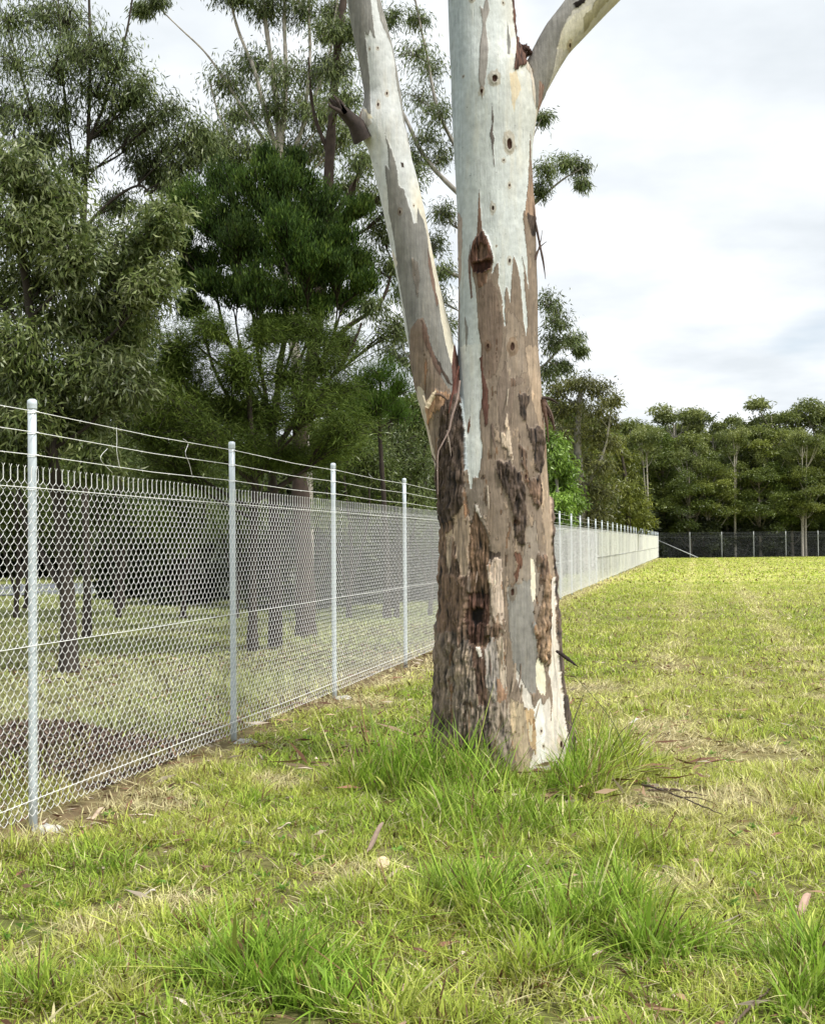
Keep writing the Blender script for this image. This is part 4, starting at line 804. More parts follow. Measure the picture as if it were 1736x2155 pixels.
# ------------------------------------------------------------------ distant wood: five tree models, copied
def far_model(seed, kind, hgt=12.):
    st = np.random.RandomState(seed); g = Bag(); lv = Bag()
    wc = np.array((.36, .33, .28)) if kind != 1 else np.array((.22, .19, .16))
    W = hgt * {0: .21, 1: .22, 2: .22, 3: .15}[kind]; n = 10; ns = 2 if kind in (0, 2) else 1; trunks = []
    for q in range(ns):
        a = st.uniform(0, 6.28); e = W * .5 * (q + .3) / ns
        P = catmull([(0, 0, -.2), (e * .2 * math.cos(a), e * .2 * math.sin(a), hgt * .3), (e * .7 * math.cos(a), e * .7 * math.sin(a), hgt * .6), (e * math.cos(a), e * math.sin(a), hgt * .88)], n)
        g.tubes(P, np.linspace(.19, .05, n) / (1 + .3 * q), 7, col=wc * st.uniform(.6, 1.2)); trunks.append(P)
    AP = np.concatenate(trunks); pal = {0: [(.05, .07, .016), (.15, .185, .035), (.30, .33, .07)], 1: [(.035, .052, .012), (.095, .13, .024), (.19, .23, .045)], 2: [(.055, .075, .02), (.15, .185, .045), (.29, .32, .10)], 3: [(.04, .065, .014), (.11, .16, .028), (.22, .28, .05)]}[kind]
    pa = np.array(pal)
    for i in range({0: 34, 1: 38, 2: 11, 3: 26}[kind]):
        if kind == 2: z = hgt * st.uniform(.80, .97); lim = W
        else:
            z = hgt * st.uniform({0: .42, 1: .25, 3: .2}[kind], .95); lim = W * np.interp(z / hgt, [.2, .45, .7, .85, .97], [.55, .95, 1., .75, .28])
        a = st.uniform(0, 6.28); q = lim * math.sqrt(st.uniform(.08, 1)); r = hgt * (st.uniform(.042, .085) if kind != 2 else st.uniform(.035, .06)); c = np.array([q * math.cos(a), q * math.sin(a), z])
        j = int(np.argmin(np.abs(AP[:, 2] - (z - r * 1.4 - .55 * q)) + .3 * np.hypot(*(AP - c)[:, :2].T))); b_ = AP[j]
        g.tubes(catmull([b_, (b_ + c) / 2 + np.array([0, 0, -.25]), c], 6), np.linspace(.06, .015, 6), 4, col=wc * .8)
        nl = 430; d = st.normal(size=(nl, 3)); d[:, 2] = np.abs(d[:, 2]) * 1.1 - .5 * np.abs(st.normal(size=nl)); d /= np.linalg.norm(d, axis=1, keepdims=True)
        p = c + d * r * (st.uniform(.12, 1, nl)**.45)[:, None] * np.array([1.35, 1.35, .85]) * (1 + .6 * fbm(d[:, 0] * 2.2 + c[0], d[:, 1] * 2.2 + c[1], d[:, 2] * 2.2, 3))[:, None]; p += st.normal(size=p.shape) * .09
        tone = np.clip(.45 * st.uniform(size=nl) + .55 * st.uniform(), 0, .999) * 2; i0_ = tone.astype(int); col = pa[i0_] + (pa[np.minimum(i0_ + 1, 2)] - pa[i0_]) * (tone - i0_)[:, None]
        lv.leaves(p, st.normal(size=(nl, 3)) * .8 + np.array([0, 0, -.5]) + d * .4, .30 * st.uniform(.5, 1.2, nl), .095, col * st.uniform(.7, 1.3, (nl, 1)))
    return g.build('trunk', M_TWIG, None, True), lv.build('crown', M_LEAF)
def bush_model(seed):
    st = np.random.RandomState(seed); g = Bag(); lv = Bag(); hgt = 12.
    for a in range(5): g.tubes(catmull([(0, 0, -.3), (math.cos(a * 1.3) * 1.2, math.sin(a * 1.3) * 1.2, 4), (math.cos(a * 1.3) * 2.6, math.sin(a * 1.3) * 2.6, 8)], 6), np.linspace(.2, .05, 6), 5, col=np.array((.07, .055, .045)))
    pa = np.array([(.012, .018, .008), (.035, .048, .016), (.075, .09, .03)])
    for i in range(30):
        z = st.uniform(.0, .86); q = 4.2 * math.sqrt(max(.05, 1 - (z / .95)**2)) * st.uniform(.4, 1); a = st.uniform(0, 6.28); c = np.array([q * math.cos(a), q * math.sin(a), z * hgt + .3]); r = st.uniform(1.3, 2.0)
        nl = 300; d = st.normal(size=(nl, 3)); d /= np.linalg.norm(d, axis=1, keepdims=True); p = c + d * r * (st.uniform(.2, 1, nl)**.4)[:, None]; p[:, 2] = np.maximum(p[:, 2], .1)
        t_ = np.clip(.5 * st.uniform(size=nl) + .5 * st.uniform(), 0, .999) * 2; i0 = t_.astype(int); col = pa[i0] + (pa[np.minimum(i0 + 1, 2)] - pa[i0]) * (t_ - i0)[:, None]
        lv.leaves(p, st.normal(size=(nl, 3)) + d * .5, .95 * st.uniform(.5, 1.2, nl), .34, col * st.uniform(.75, 1.25, (nl, 1)))
    return g.build('trunk', M_TWIG, None, True), lv.build('crown', M_LEAF)
MODELS = []
for sd, kd in ((1, 0), (2, 0), (3, 1), (4, 1), (5, 2), (6, 3), (8, 2)):
    MODELS.append(far_model(sd, kd))
MODELS += [bush_model(21), bush_model(22)]
_used = set()
def put(mi, loc, scale, rz, name, label, group, cat='tree', wide=1.):
    r = empty(name, loc, label, cat, group); r.scale = (scale * wide, scale * wide, scale); r.rotation_euler = (0, 0, rz)
    for o in MODELS[mi]:
        if mi in _used:
            c = o.copy(); sc.collection.objects.link(c)
        else: c = o
        c.parent = r
    _used.add(mi); return r
def far_put(px, Y, ytop, mi, label, group='forest trees beyond the far fence', wide=1., rz=None, name='forest_tree'):
    b = pt(px, 1150, Y); top = pt(px, ytop, Y)[2]
    put(mi, (b[0], b[1], 0), top / 12., rs.uniform(0, 6.28) if rz is None else rz, name, label, group, wide=wide)
FAR = [(1650, 132, 836, 4, 'tallest umbrella topped tree standing above the forest at right', 1.2), (1420, 134, 856, 6, 'pale open crowned tree poking above the forest left of centre of the skyline', 1.1), (1500, 136, 868, 4, 'dark flat topped tree on the forest skyline beside the pale open one', 1.1), (1735, 130, 850, 6, 'tree with sparse top at the right edge of the skyline', 1.2),
       (1340, 126, 880, 0, 'rounded forest tree just right of the fence corner trees', 1.1), (1385, 124, 905, 5, 'bushy tree directly above the fence corner', 1.2), (1450, 126, 905, 1, 'broad domed tree in the forest front beside the fence corner', 1.25), (1520, 125, 900, 2, 'dark tree in the middle of the forest front', 1.2), (1580, 123, 905, 5, 'leafy domed tree left of the big rounded one', 1.1),
       (1625, 121, 893, 0, 'big rounded yellow-green tree in the forest front', 1.35), (1690, 124, 915, 3, 'dark tree between the big rounded tree and the right edge', 1.2), (1745, 120, 925, 1, 'green domed tree at the right edge of the forest front', 1.25), (1300, 128, 900, 5, 'forest tree partly behind the side fence trees', 1.2), (1250, 124, 890, 0, 'forest tree hidden mostly behind the tall brown-green gum', 1.2)]
for px, Y, yt, mi, lb, wd in FAR: far_put(px, Y, yt, mi, lb, wide=wd)
for i in range(15):
    px = 1290 + i * 34 + rs.uniform(-9, 9); far_put(px, rs.uniform(117, 121), rs.uniform(930, 985), [1, 5, 0, 3, 5, 2][i % 6], 'one of the shorter leafy trees standing along the front of the far forest', 'shorter trees along the front of the far forest', 1.15)
for i in range(6):
    px = 1290 + i * 82 + rs.uniform(-14, 14); far_put(px, rs.uniform(117, 120), rs.uniform(885, 950), [4, 6][i % 2], 'slim gum with a bare pale trunk at the front of the far forest', 'slim pale trunked gums at the front of the far forest', .75)
for i in range(34):        # deeper rows, nothing tells them apart
    px = 1130 + (i % 17) * 46 + rs.uniform(-15, 15); far_put(px, 138 + 8 * (i // 17) + rs.uniform(-3, 3), rs.uniform(880, 930), [2, 3, 0, 5, 1][i % 5], 'one of the crowded dark green trees in the depth of the far forest', 'crowded trees deep in the far forest', 1.35)
for i in range(30):        # low dark trees filling the forest edge
    px = 1250 + i * 20 + rs.uniform(-8, 8); far_put(px, rs.uniform(117, 127), rs.uniform(1065, 1120), [7, 8][i % 2], 'one of the low dark bushes along the foot of the far forest', 'low bushes at the foot of the far forest', 1.7, name='forest_bush')
# wood behind the side fence
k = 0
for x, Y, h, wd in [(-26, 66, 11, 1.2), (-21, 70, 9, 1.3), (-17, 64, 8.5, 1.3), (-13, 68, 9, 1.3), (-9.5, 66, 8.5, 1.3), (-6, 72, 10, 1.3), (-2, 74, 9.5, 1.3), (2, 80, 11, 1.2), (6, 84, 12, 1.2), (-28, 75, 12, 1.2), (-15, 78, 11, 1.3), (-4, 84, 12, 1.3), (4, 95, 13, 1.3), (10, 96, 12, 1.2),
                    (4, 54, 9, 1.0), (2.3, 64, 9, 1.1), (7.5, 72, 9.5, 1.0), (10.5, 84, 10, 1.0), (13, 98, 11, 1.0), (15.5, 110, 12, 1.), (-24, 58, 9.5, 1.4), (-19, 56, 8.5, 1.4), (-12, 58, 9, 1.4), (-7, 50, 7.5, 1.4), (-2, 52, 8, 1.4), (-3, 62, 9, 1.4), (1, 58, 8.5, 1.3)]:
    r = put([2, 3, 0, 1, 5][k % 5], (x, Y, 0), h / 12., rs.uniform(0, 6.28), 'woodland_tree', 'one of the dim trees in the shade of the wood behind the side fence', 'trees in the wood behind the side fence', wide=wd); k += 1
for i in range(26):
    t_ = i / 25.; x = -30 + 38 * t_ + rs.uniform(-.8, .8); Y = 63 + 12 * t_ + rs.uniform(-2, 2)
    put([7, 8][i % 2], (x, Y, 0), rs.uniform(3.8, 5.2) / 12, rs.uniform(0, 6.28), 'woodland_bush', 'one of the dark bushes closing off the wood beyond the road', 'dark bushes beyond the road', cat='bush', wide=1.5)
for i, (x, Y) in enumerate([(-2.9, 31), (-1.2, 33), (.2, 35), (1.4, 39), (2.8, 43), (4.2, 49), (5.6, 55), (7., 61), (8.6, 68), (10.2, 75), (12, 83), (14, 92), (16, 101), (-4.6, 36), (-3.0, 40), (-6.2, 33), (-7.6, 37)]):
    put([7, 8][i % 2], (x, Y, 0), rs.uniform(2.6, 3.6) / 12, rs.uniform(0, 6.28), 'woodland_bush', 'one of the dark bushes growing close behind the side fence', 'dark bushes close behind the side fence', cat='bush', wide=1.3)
# ------------------------------------------------------------------ grass
def inside(x, y): return fdist(x, y) > .0
TUFTS = []   # (px, py, radius m, extra height m, lushness)
for a in [(940, 1668, .22, .34, .8), (1010, 1680, .18, .32, .5), (880, 1658, .24, .32, .8), (820, 1655, .22, .30, .8), (760, 1665, .24, .22, .8), (960, 1720, .24, .20, .5), (860, 1710, .22, .20, .6), (1245, 1625, .2, .30, .9), (1225, 1665, .2, .26, .9), (1300, 1600, .2, .2, .9), (1050, 1690, .14, .17, .4), (1130, 1720, .16, .06, .5), (1210, 1680, .18, .20, .8), (1270, 1640, .20, .20, .9), (1330, 1620, .2, .13, .8), (1290, 1560, .22, .12, .8), (1200, 1740, .25, .12, .6), (980, 1760, .3, .12, .4), (880, 1740, .3, .12, .5), (1000, 1720, .22, .12, .2), (930, 1600, .2, .10, .5),
          (1080, 1900, .20, .20, .9), (1180, 1960, .20, .20, .9), (1290, 1930, .17, .18, .8), (1400, 2010, .18, .18, .9), (1150, 2050, .17, .16, .7), (980, 1930, .2, .14, .7), (1340, 1800, .22, .12, .5), (620, 2070, .22, .20, .9), (500, 2060, .17, .16, .7), (720, 2120, .2, .16, .9), (330, 2120, .2, .12, .6), (80, 2100, .18, .12, .6), (900, 2150, .2, .14, .7),
          (1700, 1690, .22, .18, .8), (1600, 1650, .2, .10, .5), (1720, 2050, .18, .16, .9), (1690, 2120, .16, .14, .9), (560, 1700, .2, .08, .5), (430, 1780, .2, .07, .5), (640, 1800, .22, .06, .4), (250, 1830, .2, .06, .5), (1550, 1560, .3, .08, .6), (1350, 1500, .3, .10, .7), (1400, 1470, .3, .08, .6), (1500, 1420, .5, .06, .4), (640, 1590, .2, .06, .3), (880, 1500, .2, .06, .2), (180, 1800, .15, .05, .4), (20, 1800, .14, .10, .4), (900, 1880, .2, .10, .7), (450, 1940, .2, .06, .3), (1500, 1850, .2, .08, .4)]:
    p = gnd(a[0], a[1]); TUFTS.append((p[0], p[1], a[2], a[3], a[4]))
BARE = [(gnd(x, y)[0], gnd(x, y)[1], r) for x, y, r in ((190, 1735, .32), (300, 1690, .22), (1440, 1660, .16), (1150, 1690, .14), (800, 1860, .12), (280, 1880, .07), (500, 1610, .15), (1580, 1590, .22), (1660, 1560, .18), (60, 1990, .12), (60, 1600, .5), (150, 1600, .5), (0, 1640, .45), (760, 1490, .16), (1620, 1900, .10), (1000, 2120, .12))]
DRY = [(gnd(a, b)[0], gnd(a, b)[1], r) for a, b, r in ((150, 1960, .2), (60, 2030, .2), (250, 2100, .16), (880, 2140, .15), (1100, 2120, .2), (1500, 1940, .22), (1450, 1870, .2), (1560, 2090, .2), (780, 1850, .25), (1420, 1690, .28), (1600, 1590, .35), (400, 1900, .2), (350, 1700, .3), (600, 1650, .3), (800, 1480, .45), (1250, 1450, .4), (950, 1950, .12))]
gG = Bag()
def blades(zn, zf, dens, wid, hs, seg, wedge=.43, pad=.8, clump=16, sig=.030):
    A = (zf**2 - zn**2) * wedge + 2 * pad * (zf - zn); n = int(A * dens); nc = max(1, n // clump)
    Yc = np.sqrt(rs.uniform(zn**2, zf**2, nc)); Xc = rs.uniform(-1, 1, nc) * (wedge * Yc + pad)
    ti = rs.randint(0, nc, n); off = rs.normal(size=(n, 2)) * sig * (1 + Yc[ti, None] / 14); x = Xc[ti] + off[:, 0]; y = Yc[ti] + off[:, 1]
    loose = rs.uniform(size=n) < .35; x[loose] = (rs.uniform(-1, 1, n) * (wedge * y + pad))[loose]
    fd = fdist(x, y); dry = dryness(x, y); ht = np.zeros(n); lu = np.zeros(n)
    tn = np.clip(.75 + 1.1 * fbm(x * 3.2, y * 3.2, 15, 3), .1, 1.5); tn = np.where(np.hypot(x - TREE[0], y - TREE[1]) < 1.1, np.maximum(tn, .95), tn)
    for tx, ty, tr_, th_, tl in TUFTS:
        q = np.exp(-(((x - tx)**2 + (y - ty)**2) / tr_**2)); ht += th_ * q * tn; lu += tl * q * .45
    ht = np.minimum(ht, .34)
    for dx_, dy_, dr_ in DRY: dry += .55 * np.exp(-(((x - dx_)**2 + (y - dy_)**2) / dr_**2))
    dry = dry - lu; bare = np.zeros(n)
    for bx, by, br in BARE: bare += np.exp(-(((x - bx)**2 + (y - by)**2) / br**2))
    hn = .5 + .5 * fbm(x * 1.3, y * 1.3, 4, 3)
    h = (hs * (.45 + 1.0 * hn) + ht * rs.uniform(.25, 1.15, n) * (1 + .5 * (rs.uniform(size=n) > .9))) * rs.uniform(.55, 1.3, n)
    tus = fbm(x * 7.5, y * 7.5, 6, 3); h *= np.clip(.95 + .85 * tus, .3, 1.8)
    nb = np.exp(-((fd - .06) / .14)**2)
    keepm = rs.uniform(size=n) > np.clip(.92 * sstep(.0, -.42, tus) * (y < 16) + .85 * bare + .35 * nb * (y < 30) + .45 * (fd < -.1) * (y < 24) + .5 * (soilmask(x, y) > .55) * (y < 25), 0, .95)
    rt = np.hypot(x - TREE[0], y - TREE[1]); keepm &= rt > .36
    # tall dry grass behind the fence
    beh = (fd < -.15) & (y < 26); tall = beh * np.clip(fbm(x * .8, y * .8, 12, 3) + .2, 0, 1); h = h + .19 * tall * rs.uniform(.3, 1, n)
    x, y, h, dry, fd, ti2, tall, lu = [q[keepm] for q in (x, y, h, dry, fd, ti, tall, lu)]; n = len(x); off = off[keepm]
    u = rs.uniform(size=n); dd = np.clip(dry + .35 * (u - .5) + .6 * (u > .80) * (rs.uniform(size=n) > .4), 0, 1.1) + .25 * tall
    col = np.empty((n, 3)); k = np.clip(dd, 0, 1.2)
    stops = [(0, LUSH), (.3, GREEN), (.58, LIME), (.92, STRAW), (1.2, STRAW * .8)]
    for c_ in range(3): col[:, c_] = np.interp(k, [s[0] for s in stops], [s[1][c_] for s in stops])
    br = rs.uniform(size=n) < .09 + .12 * (fd < -.1) + .10 * np.exp(-(fd / .6)**2); col[br] = BROWN * rs.uniform(.7, 1.6, (br.sum(), 1))
    col *= rs.uniform(.45, 1.30, (n, 1)); bh = (sstep(-.1, -.9, fd) * (.5 + .2 * (y > 24)))[:, None]; col = col * (1 - bh) + bh * col.mean(1, keepdims=True) * np.array([.56, .72, .27])  # blades behind the fence get tree shade through a duller colour
    az = np.arctan2(off[:, 1], off[:, 0]) + rs.normal(size=n) * .9; lean = np.abs(rs.normal(size=n)) * .38 + .15
    lay = (rs.uniform(size=n) < .20 + .24 * (k > .7)); lean = np.where(lay, rs.uniform(1.0, 1.5, n), np.minimum(lean, 1.2)); h = np.where(lay, h * 1.3 + .02, h)
    curl = rs.uniform(.1, .9, n)
    z0 = gz(x, y) - .004 + np.where(lay, rs.uniform(0, .03, n), 0)
    ts = {3: (0, .4, .75, 1.), 2: (0, .55, 1.), 1: (0, 1.)}[seg]; w = wid * rs.uniform(.5, 1.4, n) * (1 + .9 * (rs.uniform(size=n) > .9)) * (1 + 1.3 * np.clip(lu, 0, 1))
    ca, sa = np.cos(az), np.sin(az); rows = []
    fa = az + np.pi / 2 + rs.normal(size=n) * .5; wx, wy = np.cos(fa), np.sin(fa)
    for t_ in ts:
        hh = h * (t_ * np.cos(lean) * (1 - .28 * curl * t_ * t_)); out = h * (t_ * np.sin(lean) + curl * .38 * t_ * t_)
        c = np.stack([x + ca * out, y + sa * out, z0 + hh], -1); ww = w * (1 - t_**1.6) * .5 + (0 if t_ == 1 else .15 * w)
        if t_ < 1:
            o_ = np.stack([wx * ww, wy * ww, 0 * ww], -1); rows += [c - o_, c + o_]
        else: rows += [c]
    V = np.stack(rows, 1); m = V.shape[1]; i = np.arange(n * m).reshape(n, m)
    Q = [np.stack([i[:, 2 * j], i[:, 2 * j + 1], i[:, 2 * j + 3], i[:, 2 * j + 2]], -1) for j in range(len(ts) - 2)]
    T = np.stack([i[:, m - 3], i[:, m - 2], i[:, m - 1]], -1)
    basec = np.array([1.0, .93, .85])
    gG.add(V, np.concatenate(Q) if Q else None, T, col=np.repeat(col, m, 0))
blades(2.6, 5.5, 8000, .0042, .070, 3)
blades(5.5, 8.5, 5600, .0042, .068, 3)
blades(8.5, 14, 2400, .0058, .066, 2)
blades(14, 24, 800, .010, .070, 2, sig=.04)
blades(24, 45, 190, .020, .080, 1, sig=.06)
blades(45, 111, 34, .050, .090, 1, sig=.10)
nr = 420; yr = np.sqrt(rs.uniform(3.4**2, 11**2, nr)); xr = rs.uniform(-.38, .38, nr) * yr; k_ = rs.randint(5, 10, nr); ti = np.repeat(np.arange(nr), k_); m_ = len(ti); az = rs.uniform(0, 6.28, m_)
bp_ = np.stack([xr[ti] + rs.normal(size=m_) * .008, yr[ti] + rs.normal(size=m_) * .008, 0 * az], -1); bp_[:, 2] = gz(bp_[:, 0], bp_[:, 1]) + .012; okr = (fdist(bp_[:, 0], bp_[:, 1]) > .1)
gG.leaves(bp_[okr], np.stack([np.cos(az), np.sin(az), rs.uniform(.1, .8, m_)], -1)[okr], rs.uniform(.025, .055, m_)[okr], rs.uniform(.010, .022, m_)[okr], (np.array([.16, .30, .05]) * rs.uniform(.7, 1.5, (m_, 1)))[okr])
gob = gG.build('grass', M_GRASS); tag(gob, 'rough mown grass, green with dry straw patches, covering the paddock', 'grass', kind='stuff')
# fallen leaves, bark flakes and dead twigs lying in the grass
g = Bag()
def scatter(n, xr, yr, cond, L_, W_, cols, zoff=.02):
    x = rs.uniform(*xr, n); y = rs.uniform(*yr, n); m = cond(x, y); x, y = x[m], y[m]; n = len(x)
    p = np.stack([x, y, gz(x, y) + rs.uniform(.004, zoff, n)], -1); d = rs.normal(size=(n, 3)); d[:, 2] *= .16
    c = np.array(cols)[rs.randint(0, len(cols), n)] * rs.uniform(.6, 1.3, (n, 1)); g.leaves(p, d, L_ * rs.uniform(.4, 1.3, n), W_ * rs.uniform(.5, 1.4, n), c, .06)
LC = [(.30, .20, .12), (.42, .30, .2), (.16, .09, .06), (.5, .42, .33), (.22, .12, .08)]
scatter(9000, (-5, 6), (4, 24), lambda x, y: (np.abs(fdist(x, y)) < .45 * (1 + .6 * fbm(x * 2, y * 2, 1, 2))), .10, .016, LC)
scatter(30000, (-9, 4), (5, 26), lambda x, y: (fdist(x, y) < -.1) & (fdist(x, y) > -5.5) & (fbm(x * .7, y * .7, 2, 3) > -.1), .10, .018, LC + [(.1, .06, .05)] * 4)
scatter(1300, (-4, 5), (6, 20), lambda x, y: np.abs(fdist(x, y) - .1) < .5, .20, .022, LC, .05)
scatter(420, (TREE[0] - 1.3, TREE[0] + 1.3), (7.0, 9.6), lambda x, y: np.hypot(x - TREE[0], y - TREE[1]) < 1.3, .26, .022, LC, .10)
scatter(2600, (-3, 5), (3.5, 16), lambda x, y: fdist(x, y) > .3, .10, .016, LC, .05)
scatter(700, (TREE[0] - 1.3, TREE[0] + 1.3), (7.0, 9.8), lambda x, y: np.hypot(x - TREE[0], y - TREE[1]) < 1.2, .12, .018, LC, .05)
lo = g.build('leaf_litter', M_LITTER); tag(lo, 'brown fallen gum leaves and bark crumbs along the fence line', 'leaf litter', kind='stuff')
g = Bag(); m = gnd(100, 1625); n = 26000; a = rs.uniform(0, 6.28, n); q = np.sqrt(rs.uniform(0, 1, n)); x = m[0] - .2 + 1.1 * q * np.cos(a); y = m[1] + .3 + 1.2 * q * np.sin(a); mk = fdist(x, y) < -.12; x, y = x[mk], y[mk]; n = len(x)
p = np.stack([x, y, gz(x, y) + rs.uniform(0, .03, n)], -1); d = rs.normal(size=(n, 3)); d[:, 2] *= .4
g.leaves(p, d, .05 * rs.uniform(.3, 1.4, n), .014, np.array([(.08, .055, .045), (.14, .095, .075), (.24, .18, .14)])[rs.randint(0, 3, n)])
mo = g.build('mulch_heap', M_LITTER); tag(mo, 'low dark heap of brown mulch seen through the mesh at lower left', 'mulch heap', kind='stuff')
# ------------------------------------------------------------------ sticks, bark pieces, cut wood
def stick(pts, r, col, label, name='fallen_stick', cat='stick', side=()):
    """pts: (px, py, height) on the ground as seen in the photograph"""
    def q(a): b = gnd(a[0], a[1] + a[2] * FPX / 9); return b + np.array([0, 0, a[2]])
    def q2(a):
        b = gnd(a[0], a[1]); Y = b[1]; base = b.copy()
        for _ in range(4): v = dirpx(a[0], a[1]); tt = (a[2] - HC) / v[2]; base = CAM + v * tt
        return base
    g = Bag(); P = catmull([q2(a) for a in pts], 26); P += rs.normal(size=P.shape) * r * .25; g.tubes(P, np.linspace(r, r * .35, 26) * (1 + .15 * rs.normal(size=26)), 7, col=np.array(col), cap=True)
    for s_ in side: S = catmull([q2(a) for a in s_], 12); g.tubes(S, np.linspace(r * .6, r * .2, 12), 5, col=np.array(col) * .9)
    o = g.build(name, M_WOOD, None, True); b = P[0].copy(); o.data.transform(Matrix.Translation(-Vector(b))); o.location = Vector(b); tag(o, label, cat); return o
stick([(1350, 1652, .05), (1400, 1665, .06), (1460, 1690, .07), (1520, 1715, .05)], .007, (.075, .055, .045), 'long dark twig lying right of the big tree', side=([(1430, 1678, .06), (1470, 1680, .06), (1500, 1690, .04)],))
stick([(1365, 1664, .03), (1420, 1662, .05), (1488, 1676, .04)], .010, (.13, .09, .07), 'short thick brown stick beside the long dark twig')
stick([(1545, 2155, .03), (1590, 2110, .04), (1625, 2078, .05)], .006, (.10, .07, .05), 'small brown stick in the grass at lower right')
stick([(678, 1632, .03), (700, 1606, .12), (740, 1610, .10), (757, 1606, .06)], .004, (.06, .045, .035), 'thin bent black twig left of the big tree', side=([(700, 1606, .12), (690, 1618, .05)],))
stick([(700, 1690, .02), (740, 1672, .05), (790, 1640, .09)], .005, (.08, .06, .045), 'dark leaning twig in the long grass left of the trunk')
def upstick(a, b, Ya, Yb, r, col, label, bend=0):
    A = pt(a[0], a[1], Ya); B_2 = pt(b[0], b[1], Yb); mid = (A + B_2) / 2 + np.array([bend, 0, 0]); g = Bag(); P = catmull([A, mid, B_2], 24); g.tubes(P, np.linspace(r, r * .4, 24), 6, col=np.array(col), cap=True)
    o = g.build('standing_twig', M_WOOD, None, True); o.data.transform(Matrix.Translation(-Vector(A))); o.location = Vector(A); tag(o, label, 'twig')
upstick((1160, 1640), (1228, 1462), 8.0, 8.35, .006, (.05, .036, .03), 'straight dark twig leaning against the right foot of the trunk')
upstick((1330, 1640), (1198, 1410), 7.9, 8.0, .0035, (.10, .12, .05), 'long thin green stem arching over the grass right of the trunk', .08)
def barkpiece(px, py, l, wd, ang, col, label, curl=.35, hgt=.03, name='bark_piece', tilt=.15):
    c = gnd(px, py); n, k = 16, 7; u = np.linspace(-.5, .5, n); v = np.linspace(-1, 1, k); Uu, Vv = np.meshgrid(u, v, indexing='ij')
    wv = wd * .5 * (1 - (2 * np.abs(Uu))**3 * .7) * (1 + .12 * fbm(Uu * 9 + px, Vv * 0, 2, 2)); X = Uu * l; Yy = wv * np.sin(Vv * 1.1); Zz = hgt + wv * (1 - np.cos(Vv * 1.1)) * curl * 2 + tilt * X + .01 * np.sin(Uu * 5)
    top = np.stack([X, Yy, Zz + .004], -1).reshape(-1, 3); bot = np.stack([X, Yy, Zz], -1).reshape(-1, 3); i = np.arange(n * k).reshape(n, k)
    Q = np.stack([i[:-1, :-1], i[1:, :-1], i[1:, 1:], i[:-1, 1:]], -1).reshape(-1, 4); Qb = Q[:, ::-1] + n * k
    ring = np.concatenate([i[0, :], i[1:, -1], i[-1, -2::-1], i[-2:0:-1, 0]]); r2 = np.roll(ring, -1); S = np.stack([ring, r2, r2 + n * k, ring + n * k], -1)
    V = np.concatenate([top, bot]); cc = np.array(col) * (1 + .3 * fbm(V[:, 0] * 8, V[:, 1] * 120, 1, 3))[:, None]
    o = mesh_np(name, V, [Q, Qb, S], M_WOOD, cc, smooth=False); o.location = Vector((c[0], c[1], float(gz(c[0], c[1])))); o.rotation_euler = (0, 0, ang); tag(o, label, 'bark'); return o
barkpiece(1692, 1930, .13, .035, .95, (.50, .34, .26), 'pinkish brown curled bark piece near the right edge', hgt=.05, tilt=.35)
barkpiece(830, 1872, .15, .03, .5, (.50, .40, .28), 'split pale tan bark strip beside the round wood slice', hgt=.05, tilt=.2)
barkpiece(790, 1800, .16, .028, 1.1, (.30, .22, .17), 'brown curled bark strip standing above the round wood slice', hgt=.07, tilt=.6)
barkpiece(722, 1503, .16, .05, .3, (.30, .22, .16), 'brown bark slab in the grass below the third post', hgt=.03)
barkpiece(205, 1722, .09, .035, 1.0, (.60, .46, .34), 'pale pinkish bark chip right of the nearest post', hgt=.02, tilt=.4)
barkpiece(190, 1745, .11, .035, .1, (.55, .46, .33), 'cream bark chip lying in front of the nearest post', hgt=.015, tilt=.0)
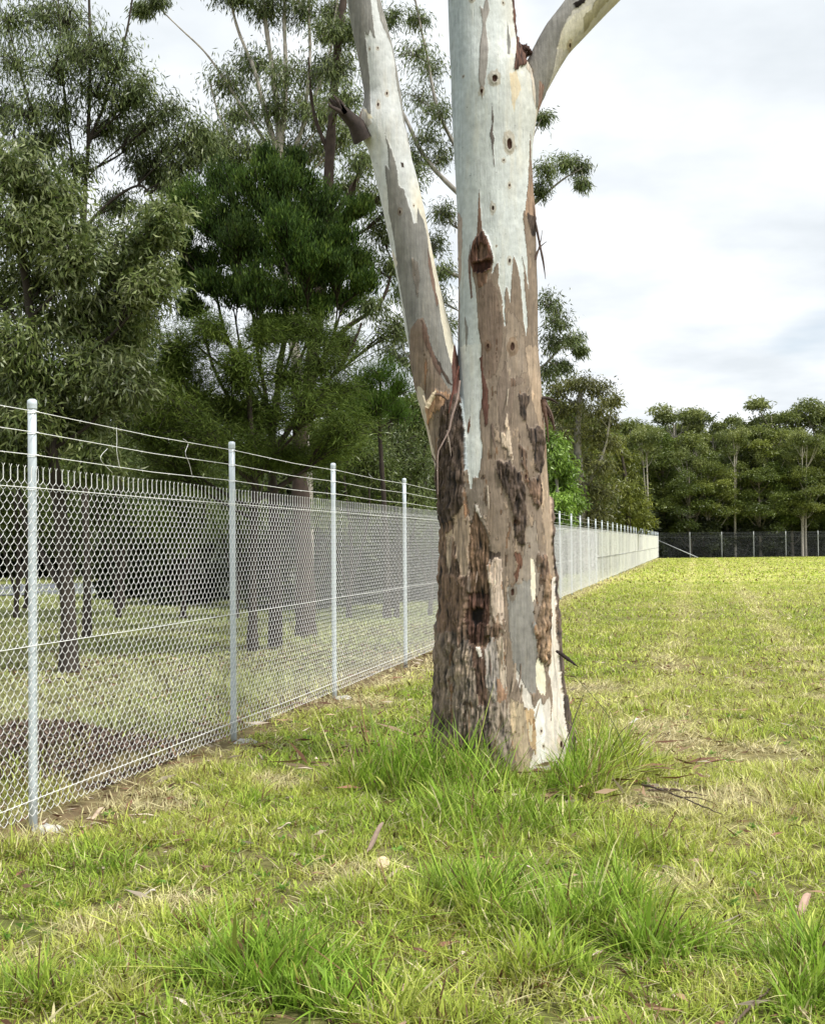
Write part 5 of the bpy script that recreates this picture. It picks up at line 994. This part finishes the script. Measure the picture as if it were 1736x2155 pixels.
barkpiece(1335, 1535, .10, .04, .5, (.62, .58, .52), 'white bark chip right of the trunk base', hgt=.05)
barkpiece(560, 1590, .13, .04, .2, (.22, .14, .10), 'dark bark slab near the second post', hgt=.02)
barkpiece(310, 1892, .07, .02, .2, (.55, .50, .42), 'small pale bark flake in the left foreground', hgt=.03)
barkpiece(598, 1757, .07, .02, .1, (.60, .52, .38), 'small straw coloured chip in the grass left of the trunk', hgt=.03)
barkpiece(975, 1672, .30, .05, 0.05, (.46, .36, .26), 'long pale bark slab half buried at the foot of the trunk', hgt=.05, tilt=.02)
# round slice of wood
c = gnd(806, 1842); g = Bag(); ax = np.array([.15, -.75, .65]); ax /= np.linalg.norm(ax); A = np.cross(ax, [0, 0, 1]); A /= np.linalg.norm(A); Bv = np.cross(ax, A)
th = np.arange(32) / 32 * 2 * np.pi; rr = .030 * (1 + .10 * fbm(np.cos(th) * 1.6, np.sin(th) * 1.6, 3, 3)); rings = []
for d_, s_ in ((-.022, .93), (-.018, 1), (0, 1.0), (.004, .95), (.0045, .6), (.004, .3)):
    rings.append(ax * d_ + (rr * s_)[:, None] * (np.cos(th)[:, None] * A + np.sin(th)[:, None] * Bv))
V = np.array(rings); i = np.arange(6 * 32).reshape(6, 32); a, b = i[:-1], i[1:]
colr = np.array([(.30, .2, .13)] * 64 + [(.62, .50, .33)] * 128) * (1 + .15 * fbm(V[..., 0] * 150, V[..., 2] * 150, 1, 3).reshape(-1))[:, None]
V2 = np.concatenate([V.reshape(-1, 3), [ax * .004, ax * -.022]]); T = np.concatenate([np.stack([i[-1], np.roll(i[-1], -1), np.full(32, 192)], -1), np.stack([np.roll(i[0], -1), i[0], np.full(32, 193)], -1)])
o = mesh_np('wood_slice', V2, [np.stack([a, np.roll(a, -1, 1), np.roll(b, -1, 1), b], -1).reshape(-1, 4), T], M_WOOD, np.concatenate([colr, [(.5, .38, .25), (.3, .2, .13)]]))
o.location = Vector(c + np.array([0, 0, .055])); tag(o, 'round cream coloured cut wood slice in the grass in front of the big tree', 'wood slice')
